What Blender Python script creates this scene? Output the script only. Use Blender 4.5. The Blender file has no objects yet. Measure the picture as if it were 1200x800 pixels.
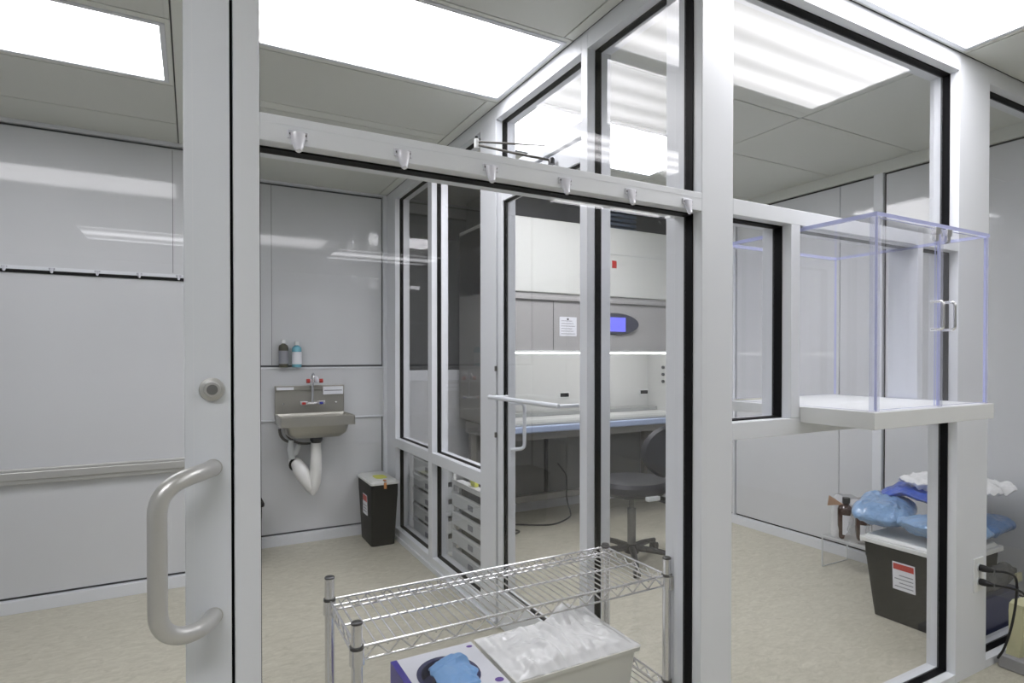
import bpy, bmesh, math, random
from mathutils import Vector, Matrix, noise
random.seed(7)
sc = bpy.context.scene
col = sc.collection
PI = math.pi

# ---------------------------------------------------------------- camera
cd = bpy.data.cameras.new('camera'); cam = bpy.data.objects.new('camera', cd); col.objects.link(cam)
cam.location = (0, 0, 1.27); cam.rotation_euler = (math.radians(89.46), 0, math.radians(-28.5))
cd.sensor_width = 36; cd.lens = 20.721; cd.shift_y = 0.0204; cd.clip_start = 0.02
sc.camera = cam
# ---------------------------------------------------------------- world, exposure
w = bpy.data.worlds.new('world'); sc.world = w; w.use_nodes = True
w.node_tree.nodes['Background'].inputs[0].default_value = (0.75, 0.8, 0.85, 1)
w.node_tree.nodes['Background'].inputs[1].default_value = 0.02
sc.view_settings.view_transform = 'Standard'; sc.view_settings.look = 'None'
sc.view_settings.gamma = 1; sc.view_settings.exposure = 1.2
sc.cycles.transparent_max_bounces = 40; sc.cycles.max_bounces = 12
sc.cycles.diffuse_bounces = 6
LIGHT_ROOM = 4.5      # radiance of the luminaires over the sink room
LIGHT_CORR = 5.4      # corridor luminaires
LIGHT_HOODROOM = 8.0

# ---------------------------------------------------------------- materials
def lin(c):
    return tuple((x/12.92 if x <= .04045 else ((x+.055)/1.055)**2.4) for x in c)
def rgb(r, g, b): return lin((r/255, g/255, b/255)) + (1,)
def mat(name, c, rough=.4, metal=0, bump=0, bscale=60, spec=.5, coat=0, vary=0, vscale=8, trans=0, aniso=None):
    m = bpy.data.materials.new(name); m.use_nodes = True
    nt = m.node_tree; b = nt.nodes['Principled BSDF']
    b.inputs['Base Color'].default_value = c
    b.inputs['Roughness'].default_value = rough; b.inputs['Metallic'].default_value = metal
    b.inputs['Specular IOR Level'].default_value = spec
    b.inputs['Coat Weight'].default_value = coat; b.inputs['Coat Roughness'].default_value = .03
    if trans:
        b.inputs['Transmission Weight'].default_value = trans
    if bump or vary:
        tc = nt.nodes.new('ShaderNodeTexCoord'); mp = nt.nodes.new('ShaderNodeMapping')
        nt.links.new(tc.outputs['Object'], mp.inputs[0])
        if aniso: mp.inputs['Scale'].default_value = aniso
    if bump:
        n = nt.nodes.new('ShaderNodeTexNoise'); n.inputs['Scale'].default_value = bscale; n.inputs['Detail'].default_value = 5
        nt.links.new(mp.outputs[0], n.inputs['Vector'])
        bp = nt.nodes.new('ShaderNodeBump'); bp.inputs['Strength'].default_value = bump; bp.inputs['Distance'].default_value = .002 if bump < .9 else .02
        nt.links.new(n.outputs['Fac'], bp.inputs['Height']); nt.links.new(bp.outputs[0], b.inputs['Normal'])
    if vary:
        n2 = nt.nodes.new('ShaderNodeTexNoise'); n2.inputs['Scale'].default_value = vscale; n2.inputs['Detail'].default_value = 6
        nt.links.new(mp.outputs[0], n2.inputs['Vector'])
        rp = nt.nodes.new('ShaderNodeValToRGB')
        rp.color_ramp.elements[0].position = .3; rp.color_ramp.elements[1].position = .7
        rp.color_ramp.elements[0].color = tuple(x*(1-vary) for x in c[:3])+(1,)
        rp.color_ramp.elements[1].color = tuple(min(1, x*(1+vary)) for x in c[:3])+(1,)
        nt.links.new(n2.outputs['Fac'], rp.inputs[0]); nt.links.new(rp.outputs[0], b.inputs['Base Color'])
    return m

def glass_mat(name, tint, ior=1.8, haze=0.0, hazecol=(.8, .85, .9, 1)):
    """thin clear sheet: straight-through transmission plus a Fresnel mirror on the outward faces"""
    m = bpy.data.materials.new(name); m.use_nodes = True; nt = m.node_tree
    nt.nodes.clear()
    out = nt.nodes.new('ShaderNodeOutputMaterial')
    tr = nt.nodes.new('ShaderNodeBsdfTransparent'); tr.inputs[0].default_value = tint
    gl = nt.nodes.new('ShaderNodeBsdfGlossy'); gl.inputs['Roughness'].default_value = 0.0
    fr = nt.nodes.new('ShaderNodeFresnel'); fr.inputs[0].default_value = ior
    geo = nt.nodes.new('ShaderNodeNewGeometry')
    inv = nt.nodes.new('ShaderNodeMath'); inv.operation = 'SUBTRACT'; inv.inputs[0].default_value = 1
    nt.links.new(geo.outputs['Backfacing'], inv.inputs[1])
    mu = nt.nodes.new('ShaderNodeMath'); mu.operation = 'MULTIPLY'
    nt.links.new(fr.outputs[0], mu.inputs[0]); nt.links.new(inv.outputs[0], mu.inputs[1])
    mx = nt.nodes.new('ShaderNodeMixShader')
    nt.links.new(mu.outputs[0], mx.inputs[0]); nt.links.new(tr.outputs[0], mx.inputs[1]); nt.links.new(gl.outputs[0], mx.inputs[2])
    last = mx
    if haze:
        df = nt.nodes.new('ShaderNodeBsdfDiffuse'); df.inputs[0].default_value = hazecol
        m2 = nt.nodes.new('ShaderNodeMixShader'); m2.inputs[0].default_value = haze
        nt.links.new(mx.outputs[0], m2.inputs[1]); nt.links.new(df.outputs[0], m2.inputs[2]); last = m2
    nt.links.new(last.outputs[0], out.inputs[0])
    return m

def film_mat(name, c, opacity, rough=.15):
    """crumpled plastic film: part see-through, part glossy white"""
    m = bpy.data.materials.new(name); m.use_nodes = True; nt = m.node_tree
    b = nt.nodes['Principled BSDF']; b.inputs['Base Color'].default_value = c; b.inputs['Roughness'].default_value = rough
    b.inputs['Specular IOR Level'].default_value = .9
    out = nt.nodes['Material Output']
    tr = nt.nodes.new('ShaderNodeBsdfTransparent'); tr.inputs[0].default_value = (.97, .98, 1, 1)
    lw = nt.nodes.new('ShaderNodeLayerWeight'); lw.inputs[0].default_value = .45
    ma = nt.nodes.new('ShaderNodeMath'); ma.operation = 'MULTIPLY_ADD'; ma.inputs[1].default_value = .5; ma.inputs[2].default_value = opacity; ma.use_clamp = True
    nt.links.new(lw.outputs['Facing'], ma.inputs[0])
    mx = nt.nodes.new('ShaderNodeMixShader')
    nt.links.new(ma.outputs[0], mx.inputs[0]); nt.links.new(tr.outputs[0], mx.inputs[1]); nt.links.new(b.outputs[0], mx.inputs[2])
    nt.links.new(mx.outputs[0], out.inputs[0])
    return m

def emit_mat(name, c, strength, tubes=0, lo=.7, axis=1, phase=0.0):
    """luminaire diffuser; with tubes > 0 the lamp tubes glow through it as soft bands"""
    m = bpy.data.materials.new(name); m.use_nodes = True; nt = m.node_tree; nt.nodes.clear()
    out = nt.nodes.new('ShaderNodeOutputMaterial'); e = nt.nodes.new('ShaderNodeEmission')
    e.inputs[0].default_value = c; e.inputs[1].default_value = strength
    if tubes:
        tc = nt.nodes.new('ShaderNodeTexCoord'); sp = nt.nodes.new('ShaderNodeSeparateXYZ')
        nt.links.new(tc.outputs['Object'], sp.inputs[0])
        m1 = nt.nodes.new('ShaderNodeMath'); m1.operation = 'MULTIPLY_ADD'; m1.inputs[1].default_value = 2*PI*tubes; m1.inputs[2].default_value = phase
        nt.links.new(sp.outputs[axis], m1.inputs[0])
        c1 = nt.nodes.new('ShaderNodeMath'); c1.operation = 'COSINE'; nt.links.new(m1.outputs[0], c1.inputs[0])
        mr = nt.nodes.new('ShaderNodeMapRange'); mr.inputs[1].default_value = -1; mr.inputs[2].default_value = 1
        mr.inputs[3].default_value = lo*strength; mr.inputs[4].default_value = strength
        nt.links.new(c1.outputs[0], mr.inputs[0]); nt.links.new(mr.outputs[0], e.inputs[1])
    nt.links.new(e.outputs[0], out.inputs[0])
    return m

M = {}
M['frame'] = mat('white_powder_coat', rgb(223, 226, 231), .32, spec=.5)
M['stile'] = mat('silver_powder_coat', rgb(218, 222, 228), .36, metal=0, vary=.02, vscale=3)
M['panel'] = mat('gloss_wall_panel', rgb(208, 210, 213), .06, spec=.45, vary=.015, vscale=1.2)
M['trim'] = mat('white_trim', rgb(222, 225, 230), .35)
M['ceil'] = mat('ceiling_panel_paint', rgb(212, 214, 208), .5)
M['batten'] = mat('ceiling_batten_paint', rgb(222, 224, 218), .45)
M['black'] = mat('black_gasket', rgb(12, 12, 14), .55, spec=.15)
M['seam'] = mat('dark_joint', rgb(70, 72, 76), .6)
M['glass'] = glass_mat('clear_glass', (.972, .973, .976, 1), 1.68)
M['acryl'] = glass_mat('clear_acrylic', (.988, .989, .995, 1), 1.5, .014, (.9, .9, 1, 1))
M['acryl_strip'] = glass_mat('acrylic_strip', (.95, .955, .99, 1), 1.5, .2, (.82, .84, .97, 1))
M['acryl_edge'] = mat('acrylic_edge', rgb(186, 191, 232), .15, spec=.6)
M['corr'] = mat('corridor_paint', rgb(205, 207, 208), .6)
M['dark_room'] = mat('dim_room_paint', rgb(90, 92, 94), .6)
M['brushed'] = mat('brushed_steel_handle', rgb(198, 198, 196), .36, metal=.55, bump=.1, bscale=200, aniso=(1, 1, .05))
M['chrome'] = mat('chrome', rgb(226, 226, 228), .24, metal=.9)
M['chrome_dark'] = mat('chrome_groove', rgb(70, 70, 72), .3, metal=.8)
M['steel'] = mat('stainless_sink', rgb(176, 174, 166), .3, metal=.7, bump=.05, bscale=90, aniso=(.1, 1, 1))
M['whiteplastic'] = mat('white_plastic', rgb(226, 228, 228), .3)
M['greyplastic'] = mat('light_grey_plastic', rgb(208, 212, 214), .4)
M['hook'] = film_mat('clear_white_plastic', (.93, .93, 1, 1), .55, .2)
M['binblack'] = mat('black_bin_plastic', rgb(17, 17, 17), .55, bump=.15, bscale=300, spec=.2)
M['binlid'] = mat('white_bin_lid', rgb(222, 224, 222), .35)
M['rubber'] = mat('black_rubber', rgb(22, 22, 24), .5)
M['red'] = mat('red_plastic', rgb(190, 48, 40), .4)
M['blue'] = mat('blue_plastic', rgb(60, 66, 170), .4)
M['cream'] = mat('hood_cream_enamel', rgb(214, 216, 212), .3)
M['hoodgrey'] = mat('hood_grey_sash', rgb(172, 171, 170), .16, spec=.5)
M['hoodside'] = mat('hood_side_grey', rgb(140, 138, 134), .3)
M['hoodin'] = mat('hood_interior_enamel', rgb(206, 207, 206), .35)
M['bumper'] = mat('hood_pale_blue_armrest', rgb(158, 172, 200), .35)
M['darkgrey'] = mat('dark_grey_paint', rgb(66, 67, 70), .5)
M['midgrey'] = mat('mid_grey_paint', rgb(112, 112, 112), .5)
M['duct'] = mat('blue_grey_duct', rgb(74, 88, 112), .5)
M['vinyl'] = mat('charcoal_vinyl', rgb(36, 36, 42), .42, spec=.35)
M['paper'] = mat('white_paper', rgb(232, 234, 240), .6)
M['ink'] = mat('grey_print', rgb(140, 142, 150), .6)
M['display'] = mat('display_bezel', rgb(64, 66, 82), .2)
M['screen'] = emit_mat('display_screen', rgb(110, 112, 225), .75)
M['lampstrip'] = emit_mat('hood_lamp', (1, .99, .97, 1), 4.5)
M['navy'] = mat('navy_print', rgb(32, 38, 84), .5)
M['violet'] = mat('violet_print', rgb(62, 52, 150), .4)
M['purple'] = mat('purple_print', rgb(92, 60, 150), .5)
M['card'] = mat('white_card', rgb(216, 218, 226), .5)
M['glove'] = mat('blue_nitrile', rgb(112, 160, 212), .45, bump=.1, bscale=40)
M['tub'] = mat('off_white_tub', rgb(222, 222, 214), .4)
M['film'] = film_mat('clear_film', (.96, .965, .97, 1), .62, .16)
M['film_thin'] = film_mat('thin_clear_film', (.95, .95, .95, 1), .22)
M['bag_blue'] = mat('light_blue_pack', rgb(128, 164, 206), .3, coat=.6, vary=.12, vscale=14, bump=1, bscale=22)
M['bag_deep'] = mat('deep_blue_pack', rgb(52, 88, 190), .3, coat=.7, vary=.15, vscale=20, bump=1, bscale=28)
M['bag_navyblue'] = mat('slate_blue_pack', rgb(70, 110, 160), .35, coat=.4, vary=.12, vscale=16, bump=1, bscale=22)
M['bag_dark'] = mat('dark_grey_bag', rgb(84, 86, 90), .25, bump=1, bscale=25)
M['hood_grille'] = mat('hood_grille_metal', rgb(172, 175, 174), .3, metal=.3)
M['unit'] = mat('grey_equipment', rgb(150, 150, 152), .45)
M['amber'] = mat('amber_glass', rgb(58, 28, 20), .1, spec=.8)
M['amber2'] = mat('dark_bottle', rgb(70, 68, 52), .15, spec=.8)
M['teal'] = mat('teal_bottle', rgb(110, 178, 196), .15, spec=.7)
M['tan'] = mat('cardboard', rgb(176, 142, 116), .8)
M['yellow'] = mat('yellow_tag', rgb(214, 216, 90), .5)
M['orange'] = mat('orange_latch', rgb(206, 140, 80), .5)
M['boot'] = mat('white_pipe_cover', rgb(236, 236, 234), .3)
M['hose'] = mat('grey_hose', rgb(104, 102, 98), .35, metal=.4)
M['packet'] = mat('pale_yellow_paper', rgb(186, 184, 150), .7, bump=.4, bscale=30, vary=.1, vscale=12)
M['maroon'] = mat('maroon_plastic', rgb(110, 40, 60), .5)

# sheet vinyl floor: mottled beige
def floor_mat():
    m = bpy.data.materials.new('beige_sheet_vinyl'); m.use_nodes = True; nt = m.node_tree; b = nt.nodes['Principled BSDF']
    b.inputs['Roughness'].default_value = .42; b.inputs['Specular IOR Level'].default_value = .35
    tc = nt.nodes.new('ShaderNodeTexCoord'); mp = nt.nodes.new('ShaderNodeMapping'); mp.inputs['Rotation'].default_value = (0, 0, .5); mp.inputs['Scale'].default_value = (1, 2.2, 1)
    nt.links.new(tc.outputs['Object'], mp.inputs[0])
    n = nt.nodes.new('ShaderNodeTexNoise'); n.inputs['Scale'].default_value = 16; n.inputs['Detail'].default_value = 8; n.inputs['Roughness'].default_value = .75; n.inputs['Distortion'].default_value = 1.2
    nt.links.new(mp.outputs[0], n.inputs['Vector'])
    r = nt.nodes.new('ShaderNodeValToRGB'); r.color_ramp.elements[0].position = .3; r.color_ramp.elements[1].position = .72
    r.color_ramp.elements[0].color = rgb(172, 168, 152); r.color_ramp.elements[1].color = rgb(206, 203, 188)
    nt.links.new(n.outputs['Fac'], r.inputs[0]); nt.links.new(r.outputs[0], b.inputs['Base Color'])
    bp = nt.nodes.new('ShaderNodeBump'); bp.inputs['Strength'].default_value = .06; bp.inputs['Distance'].default_value = .001
    nt.links.new(n.outputs['Fac'], bp.inputs['Height']); nt.links.new(bp.outputs[0], b.inputs['Normal'])
    return m
M['floor'] = floor_mat()

# ---------------------------------------------------------------- object helpers
ORG = {}
def tag(o, label=None, cat=None, group=None, kind=None):
    if label: o['label'] = label
    if cat: o['category'] = cat
    if group: o['group'] = group
    if kind: o['kind'] = kind
    return o
def empty(name, loc=(0, 0, 0), label=None, cat=None, group=None, kind=None):
    o = bpy.data.objects.new(name, None); col.objects.link(o); o.location = loc; o.empty_display_size = .05
    ORG[o.name] = Vector(loc)
    return tag(o, label, cat, group, kind)
class MB:
    """collects shapes in world coordinates and links them as ONE mesh object"""
    def __init__(s): s.bm = bmesh.new(); s.mi = 0
    def m(s, i): s.mi = i; return s
    def _fin(s, fs):
        for f in fs: f.material_index = s.mi
    def box(s, x0, x1, y0, y1, z0, z1):
        v = [s.bm.verts.new(p) for p in ((x0,y0,z0),(x1,y0,z0),(x1,y1,z0),(x0,y1,z0),(x0,y0,z1),(x1,y0,z1),(x1,y1,z1),(x0,y1,z1))]
        s._fin([s.bm.faces.new([v[i] for i in q]) for q in ((0,3,2,1),(4,5,6,7),(0,1,5,4),(1,2,6,5),(2,3,7,6),(3,0,4,7))]); return s
    def rings(s, rings, cap0=True, cap1=True, closed=True):
        """loft between lists of points"""
        rv = [[s.bm.verts.new(p) for p in r] for r in rings]; n = len(rv[0]); fs = []
        for a, b in zip(rv, rv[1:]):
            for i in range(n if closed else n-1):
                j = (i+1) % n
                fs.append(s.bm.faces.new((a[i], a[j], b[j], b[i])))
        if cap0: fs.append(s.bm.faces.new(list(reversed(rv[0]))))
        if cap1: fs.append(s.bm.faces.new(rv[-1]))
        for f in fs: f.smooth = True
        s._fin(fs); return s
    def tube(s, pts, r, n=8, r1=None):
        pts = [Vector(p) for p in pts]; R = []
        N = len(pts); up = None
        for i, p in enumerate(pts):
            t = (pts[min(i+1, N-1)] - pts[max(i-1, 0)]).normalized()
            if up is None:
                up = Vector((0, 0, 1)) if abs(t.z) < .9 else Vector((1, 0, 0))
            u = (up - t*up.dot(t)).normalized(); v = t.cross(u); up = u
            rr = r[i] if isinstance(r, (list, tuple)) else r
            R.append([p + u*math.cos(2*PI*k/n)*rr + v*math.sin(2*PI*k/n)*rr for k in range(n)])
        return s.rings(R)
    def cyl(s, c, r, z0, z1, n=16, r1=None):
        r1 = r if r1 is None else r1
        return s.rings([[(c[0]+math.cos(2*PI*k/n)*q, c[1]+math.sin(2*PI*k/n)*q, z) for k in range(n)] for q, z in ((r, z0), (r1, z1))])
    def lathe(s, c, prof, n=20, axis='z'):
        R = []
        for r, h in prof:
            ring = []
            for k in range(n):
                a = 2*PI*k/n; x, y = math.cos(a)*r, math.sin(a)*r
                ring.append((c[0]+x, c[1]+y, c[2]+h) if axis == 'z' else ((c[0]+x, c[1]-h, c[2]+y) if axis == '-y' else (c[0]+h, c[1]+x, c[2]+y)))
            R.append(ring)
        return s.rings(R)
    def rbox(s, x0, x1, y0, y1, z0, z1, r=.01, tx=0, ty=0, n=4):
        """rounded-plan box, top can be wider by tx, ty on each side"""
        R = []
        for z, ex, ey in ((z0, 0, 0), (z1, tx, ty)):
            ring = []
            for cx, cy, a0 in ((x1+ex-r, y1+ey-r, 0), (x0-ex+r, y1+ey-r, PI/2), (x0-ex+r, y0-ey+r, PI), (x1+ex-r, y0-ey+r, 1.5*PI)):
                for k in range(n+1):
                    a = a0 + PI/2*k/n; ring.append((cx+math.cos(a)*r, cy+math.sin(a)*r, z))
            R.append(ring)
        s.rings(R)
        return s
    def build(s, name, mats, parent=None, origin=None, bevel=0, smooth=None, subsurf=0, **kw):
        bm = s.bm
        bmesh.ops.recalc_face_normals(bm, faces=bm.faces)
        if parent is not None: o0 = ORG[parent.name]
        elif origin is not None: o0 = Vector(origin)
        else:
            xs = [v.co for v in bm.verts]
            o0 = Vector(((min(v.x for v in xs)+max(v.x for v in xs))/2, (min(v.y for v in xs)+max(v.y for v in xs))/2, min(v.z for v in xs)))
        bmesh.ops.translate(bm, verts=bm.verts, vec=-o0)
        me = bpy.data.meshes.new(name); bm.to_mesh(me); bm.free()
        if not isinstance(mats, (list, tuple)): mats = [mats]
        for mm in mats: me.materials.append(M[mm] if isinstance(mm, str) else mm)
        o = bpy.data.objects.new(name, me); col.objects.link(o)
        ORG[o.name] = o0
        if parent is not None: o.parent = parent
        else: o.location = o0
        if smooth is False:
            for p in me.polygons: p.use_smooth = False
        elif smooth is None:
            me.set_sharp_from_angle(angle=math.radians(40))
        if bevel:
            b = o.modifiers.new('bevel', 'BEVEL'); b.width = bevel; b.segments = 2; b.limit_method = 'ANGLE'; b.angle_limit = math.radians(50)
        if subsurf:
            ss = o.modifiers.new('subsurf', 'SUBSURF'); ss.levels = subsurf; ss.render_levels = subsurf
        return tag(o, **kw)
def B(name, mats, parent, *dims, bevel=.0015, **kw):
    return MB().box(*dims).build(name, mats, parent, bevel=bevel, **kw)
def copy_tree(o, parent=None, loc=None):
    c = o.copy(); col.objects.link(c); c.parent = parent
    if loc is not None: c.location = loc
    for ch in o.children: copy_tree(ch, c)
    return c
def arc(c, r, a0, a1, n, u, v):
    c = Vector(c); u = Vector(u); v = Vector(v)
    return [c + u*math.cos(a0+(a1-a0)*k/n)*r + v*math.sin(a0+(a1-a0)*k/n)*r for k in range(n+1)]

# ================================================================ SETTING
ZC = 2.44
MB().box(-3.2, 4.9, -6.3, 5.7, -.05, 0).build('floor', 'floor', label='mottled beige sheet vinyl floor running through corridor and glazed rooms', cat='floor', kind='structure')

# ceiling: panels with recessed joints, luminaires hang in the openings
ce = empty('ceiling', (1, 1.5, ZC), 'grey-green cleanroom ceiling of flat panels with dark joints between them', 'ceiling', kind='structure')
B('ceiling_deck', 'seam', ce, -3.2, 4.9, -6.3, 5.7, ZC+.022, ZC+.05, bevel=0)
g = .003
def cpan(x0, x1, y0, y1, m='ceil'):
    B('ceiling_panel', m, ce, x0+g, x1-g, y0+g, y1-g, ZC, ZC+.02, bevel=0)
def cpan_hole(x0, x1, y0, y1, h, m='ceil'):
    hx0, hx1, hy0, hy1 = h
    mb = MB()
    mb.box(x0+g, x1-g, y0+g, hy0, ZC, ZC+.02) if hy0 > y0+g else None
    mb.box(x0+g, x1-g, hy1, y1-g, ZC, ZC+.02) if hy1 < y1-g else None
    mb.box(x0+g, hx0, hy0, hy1, ZC, ZC+.02) if hx0 > x0+g else None
    mb.box(hx1, x1-g, hy0, hy1, ZC, ZC+.02) if hx1 < x1-g else None
    mb.build('ceiling_panel', m, ce)
# sink room, middle column and left column
cpan(.02, 1.205, 1.285, 1.82); cpan_hole(.02, 1.25, 1.82, 2.43, (.04, 1.235, 1.84, 2.40), 'batten'); cpan(1.205, 1.25, 1.285, 1.82, 'batten'); cpan(1.19, 1.25, 2.43, 4.22, 'batten')
cpan(.02, 1.19, 2.43, 2.92); cpan(.02, 1.19, 2.92, 3.0, 'batten'); cpan(.02, 1.19, 3.0, 3.6); cpan(.02, 1.19, 3.6, 4.22)
cpan(-.06, .02, 1.285, 4.22, 'batten')
cpan(-1.4, -.06, 1.285, 1.85); cpan(-1.4, -.06, 1.85, 2.375)
cpan_hole(-1.4, -.06, 2.375, 2.95, (-1.37, -.08, 2.41, 2.92), 'batten')
cpan(-1.4, -.06, 2.95, 3.42); cpan(-1.4, -.06, 3.42, 3.73); cpan(-2.6, -1.4, 1.285, 2.6); cpan(-2.6, -1.4, 2.6, 3.73)
# hood room
cpan(1.355, 2.63, 1.285, 1.88); cpan(1.355, 2.63, 1.88, 2.33); cpan_hole(1.355, 2.63, 2.33, 2.97, (1.40, 2.61, 2.35, 2.94), 'batten')
cpan(1.355, 2.63, 2.97, 3.52)
cpan(2.63, 3.645, 1.285, 1.87); cpan(2.63, 3.645, 1.87, 2.38); cpan(2.63, 3.645, 2.38, 3.0); cpan(2.63, 3.645, 3.0, 3.52)
cpan(1.355, 2.5, 3.52, 4.22, 'midgrey'); cpan(2.5, 3.645, 3.52, 4.22, 'midgrey')
# corridor
cpan_hole(1.35, 2.63, .62, 1.18, (1.38, 2.61, .65, 1.172), 'batten'); cpan(1.35, 2.63, .5, .62)
cpan(2.63, 3.8, .55, 1.18); cpan(3.8, 4.8, .55, 1.18); cpan(.02, 1.35, .55, 1.18); cpan(-1.3, .02, .55, 1.18); cpan(-2.6, -1.3, .55, 1.18)
cpan(2.75, 4.8, -.5, .55); cpan(.1, 1.5, -.5, .55); cpan(-.08, .1, -.5, .55); cpan_hole(-2.6, -.08, -.5, .55, (-1.42, -.12, -.46, -.03), 'batten')
cpan_hole(1.5, 2.75, -.5, .55, (1.56, 2.74, -.44, -.04), 'batten')
cpan(-2.6, -.4, -1.6, -.5); cpan(-2.6, 1.2, -3.6, -1.6); cpan(1.2, 4.8, -3.6, -1.6); cpan_hole(-2.6, 1.2, -6.2, -3.6, (-.92, .36, -4.76, -4.04), 'batten'); cpan_hole(1.2, 4.8, -6.2, -3.6, (1.38, 2.62, -4.76, -4.04), 'batten'); cpan_hole(.9, 4.8, -1.6, -.5, (2.35, 3.55, -1.35, -.8), 'batten'); cpan(-.4, .9, -1.6, -.5)

# --- front glazed wall: outer face Y=1.18, inner face Y=1.285
Y0, Y1 = 1.18, 1.285
wf = empty('wall_front', (1.4, Y0, 0), 'white aluminium framed glazed partition wall along the corridor', 'wall', kind='structure')
def fr(nm, *d, m='frame'): return B(nm, m, wf, *d)
fr('door_jamb', .067, .111, Y0, Y1, 0, ZC)
fr('post', 1.236, 1.358, Y0, Y1, 0, ZC)
fr('post', 2.602, 2.838, Y0, Y1, 0, ZC)
fr('post', 3.56, 3.645, Y0, Y1, 0, ZC)
ZT, ZS = 2.372, .034
for x0, x1 in ((.111, 1.236), (1.358, 2.602), (2.838, 3.56)):
    fr('top_beam', x0, x1, Y0, Y1, ZT, ZC); fr('sill', x0, x1, Y0, Y1, 0, ZS)
fr('hook_rail', .111, 1.236, Y0, Y1, 1.671, 1.722)
MB().box(.112, 1.235, Y0-.0006, Y0, 1.7055, 1.707).build('rail_groove', 'frame', wf)
fr('transom_rail', 1.358, 2.602, Y0, Y1, 1.676, 1.722)
fr('transom_rail', 1.358, 2.602, Y0, Y1, 1.031, 1.081)
fr('mullion', 1.614, 1.656, Y0, Y1, 1.081, 1.676); fr('mullion', 2.318, 2.352, Y0, Y1, 1.081, 1.676)
MB().box(1.6565, 2.3175, Y0+.01, Y1-.01, 1.6725, 1.676).build('opening_liner', 'frame', wf)
# wall left of the entry door and the corridor shell
MB().box(-2.6, -.93, Y0, Y1, 0, ZC).build('wall_panel', 'frame', wf)

def window(n, x0, x1, z0, z1, label, axis='y', a=1.212, b=1.244, gl=(1.225, 1.231), hole=None, side_only=False):
    cx = (x0+x1)/2
    wnd = empty('window_%d' % n, (cx, a, z0) if axis == 'y' else (a, cx, z0), label, 'window', kind='structure')
    t = .004
    mb = MB()
    def bx(p0, p1, q0, q1, r0, r1):
        if axis == 'y': mb.box(p0, p1, q0, q1, r0, r1)
        else: mb.box(q0, q1, p0, p1, r0, r1)
    bx(x0, x0+t, a, b, z0, z1); bx(x1-t, x1, a, b, z0, z1); bx(x0+t, x1-t, a, b, z0, z0+t); bx(x0+t, x1-t, a, b, z1-t, z1)
    mb.build('gasket', 'black', wnd)
    mb = MB()
    bx(x0+t, x1-t, gl[0], gl[1], z0+t, z1-t) if hole is None else bx(hole[0], hole[1], gl[0], gl[1], z0+t, z1-t)
    mb.build('pane', 'glass', wnd)
    return wnd
window(1, .111, 1.236, 1.722, ZT, 'clear transom pane above the rail with the clear coat hooks')
window(2, .111, 1.236, ZS, 1.671, 'tall clear pane below the coat hook rail, in front of the wire shelf')
window(3, 1.358, 2.602, 1.722, ZT, 'large upper pane above the acrylic pass-through box')
window(4, 1.358, 1.614, 1.081, 1.676, 'small narrow pane left of the acrylic pass-through box')
window(5, 1.358, 2.602, ZS, 1.031, 'large lower pane below the acrylic pass-through box')
window(6, 2.838, 3.56, ZS, ZT, 'full height pane right of the post with the power outlet')
window(7, 1.656, 2.602, 1.081, 1.676, 'narrow pane in the opening to the right of the pass-through box', hole=(2.353, 2.598))

# --- middle partition between sink room and hood room: faces X=1.25 / 1.355
wm = empty('wall_middle', (1.3, 2.7, 0), 'white framed glazed partition between the sink room and the hood room', 'wall', kind='structure')
X0, X1 = 1.25, 1.355
def fm(nm, y0, y1, z0, z1): return B(nm, 'frame', wm, X0, X1, y0, y1, z0, z1)
fm('post', 4.015, 4.22, 0, ZC); fm('mullion', 3.30, 3.364, 0, ZC); fm('post', 2.461, 2.629, 0, ZC)
fm('mullion', 1.736, 1.775, 0, ZC); fm('post', 1.285, 1.335, 0, ZC)
for y0, y1 in ((3.364, 4.015), (2.629, 3.30)):
    fm('top_beam', y0, y1, 2.375, ZC); fm('middle_rail', y0, y1, .638, .70); fm('sill', y0, y1, 0, .075)
fm('top_beam', 1.775, 2.461, 2.375, ZC); fm('door_head', 1.775, 2.461, 2.075, 2.13)
fm('top_beam', 1.335, 1.736, 2.375, ZC); fm('sill', 1.335, 1.736, 0, .075)
B('floor_trim', 'trim', wm, X0-.012, X0, 2.461, 4.2, 0, .03)
kw = dict(axis='x', a=1.284, b=1.31, gl=(1.295, 1.30))
window(8, 3.364, 4.015, .70, 2.375, 'narrow far upper pane of the middle partition beside the sink wall corner', **kw)
window(9, 2.629, 3.30, .70, 2.375, 'upper pane of the middle partition just left of the glazed hood room door', **kw)
window(10, 3.364, 4.015, .075, .638, 'far lower pane of the middle partition behind the black bin with white lid', **kw)
window(11, 2.629, 3.30, .075, .638, 'lower pane of the middle partition in front of the white drawer tower', **kw)
window(12, 1.775, 2.461, 2.13, 2.375, 'transom pane above the hood room door and its closer arm', **kw)
window(13, 1.335, 1.736, .075, 2.375, 'tall pane between the hood room door and the front wall corner post', **kw)

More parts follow.
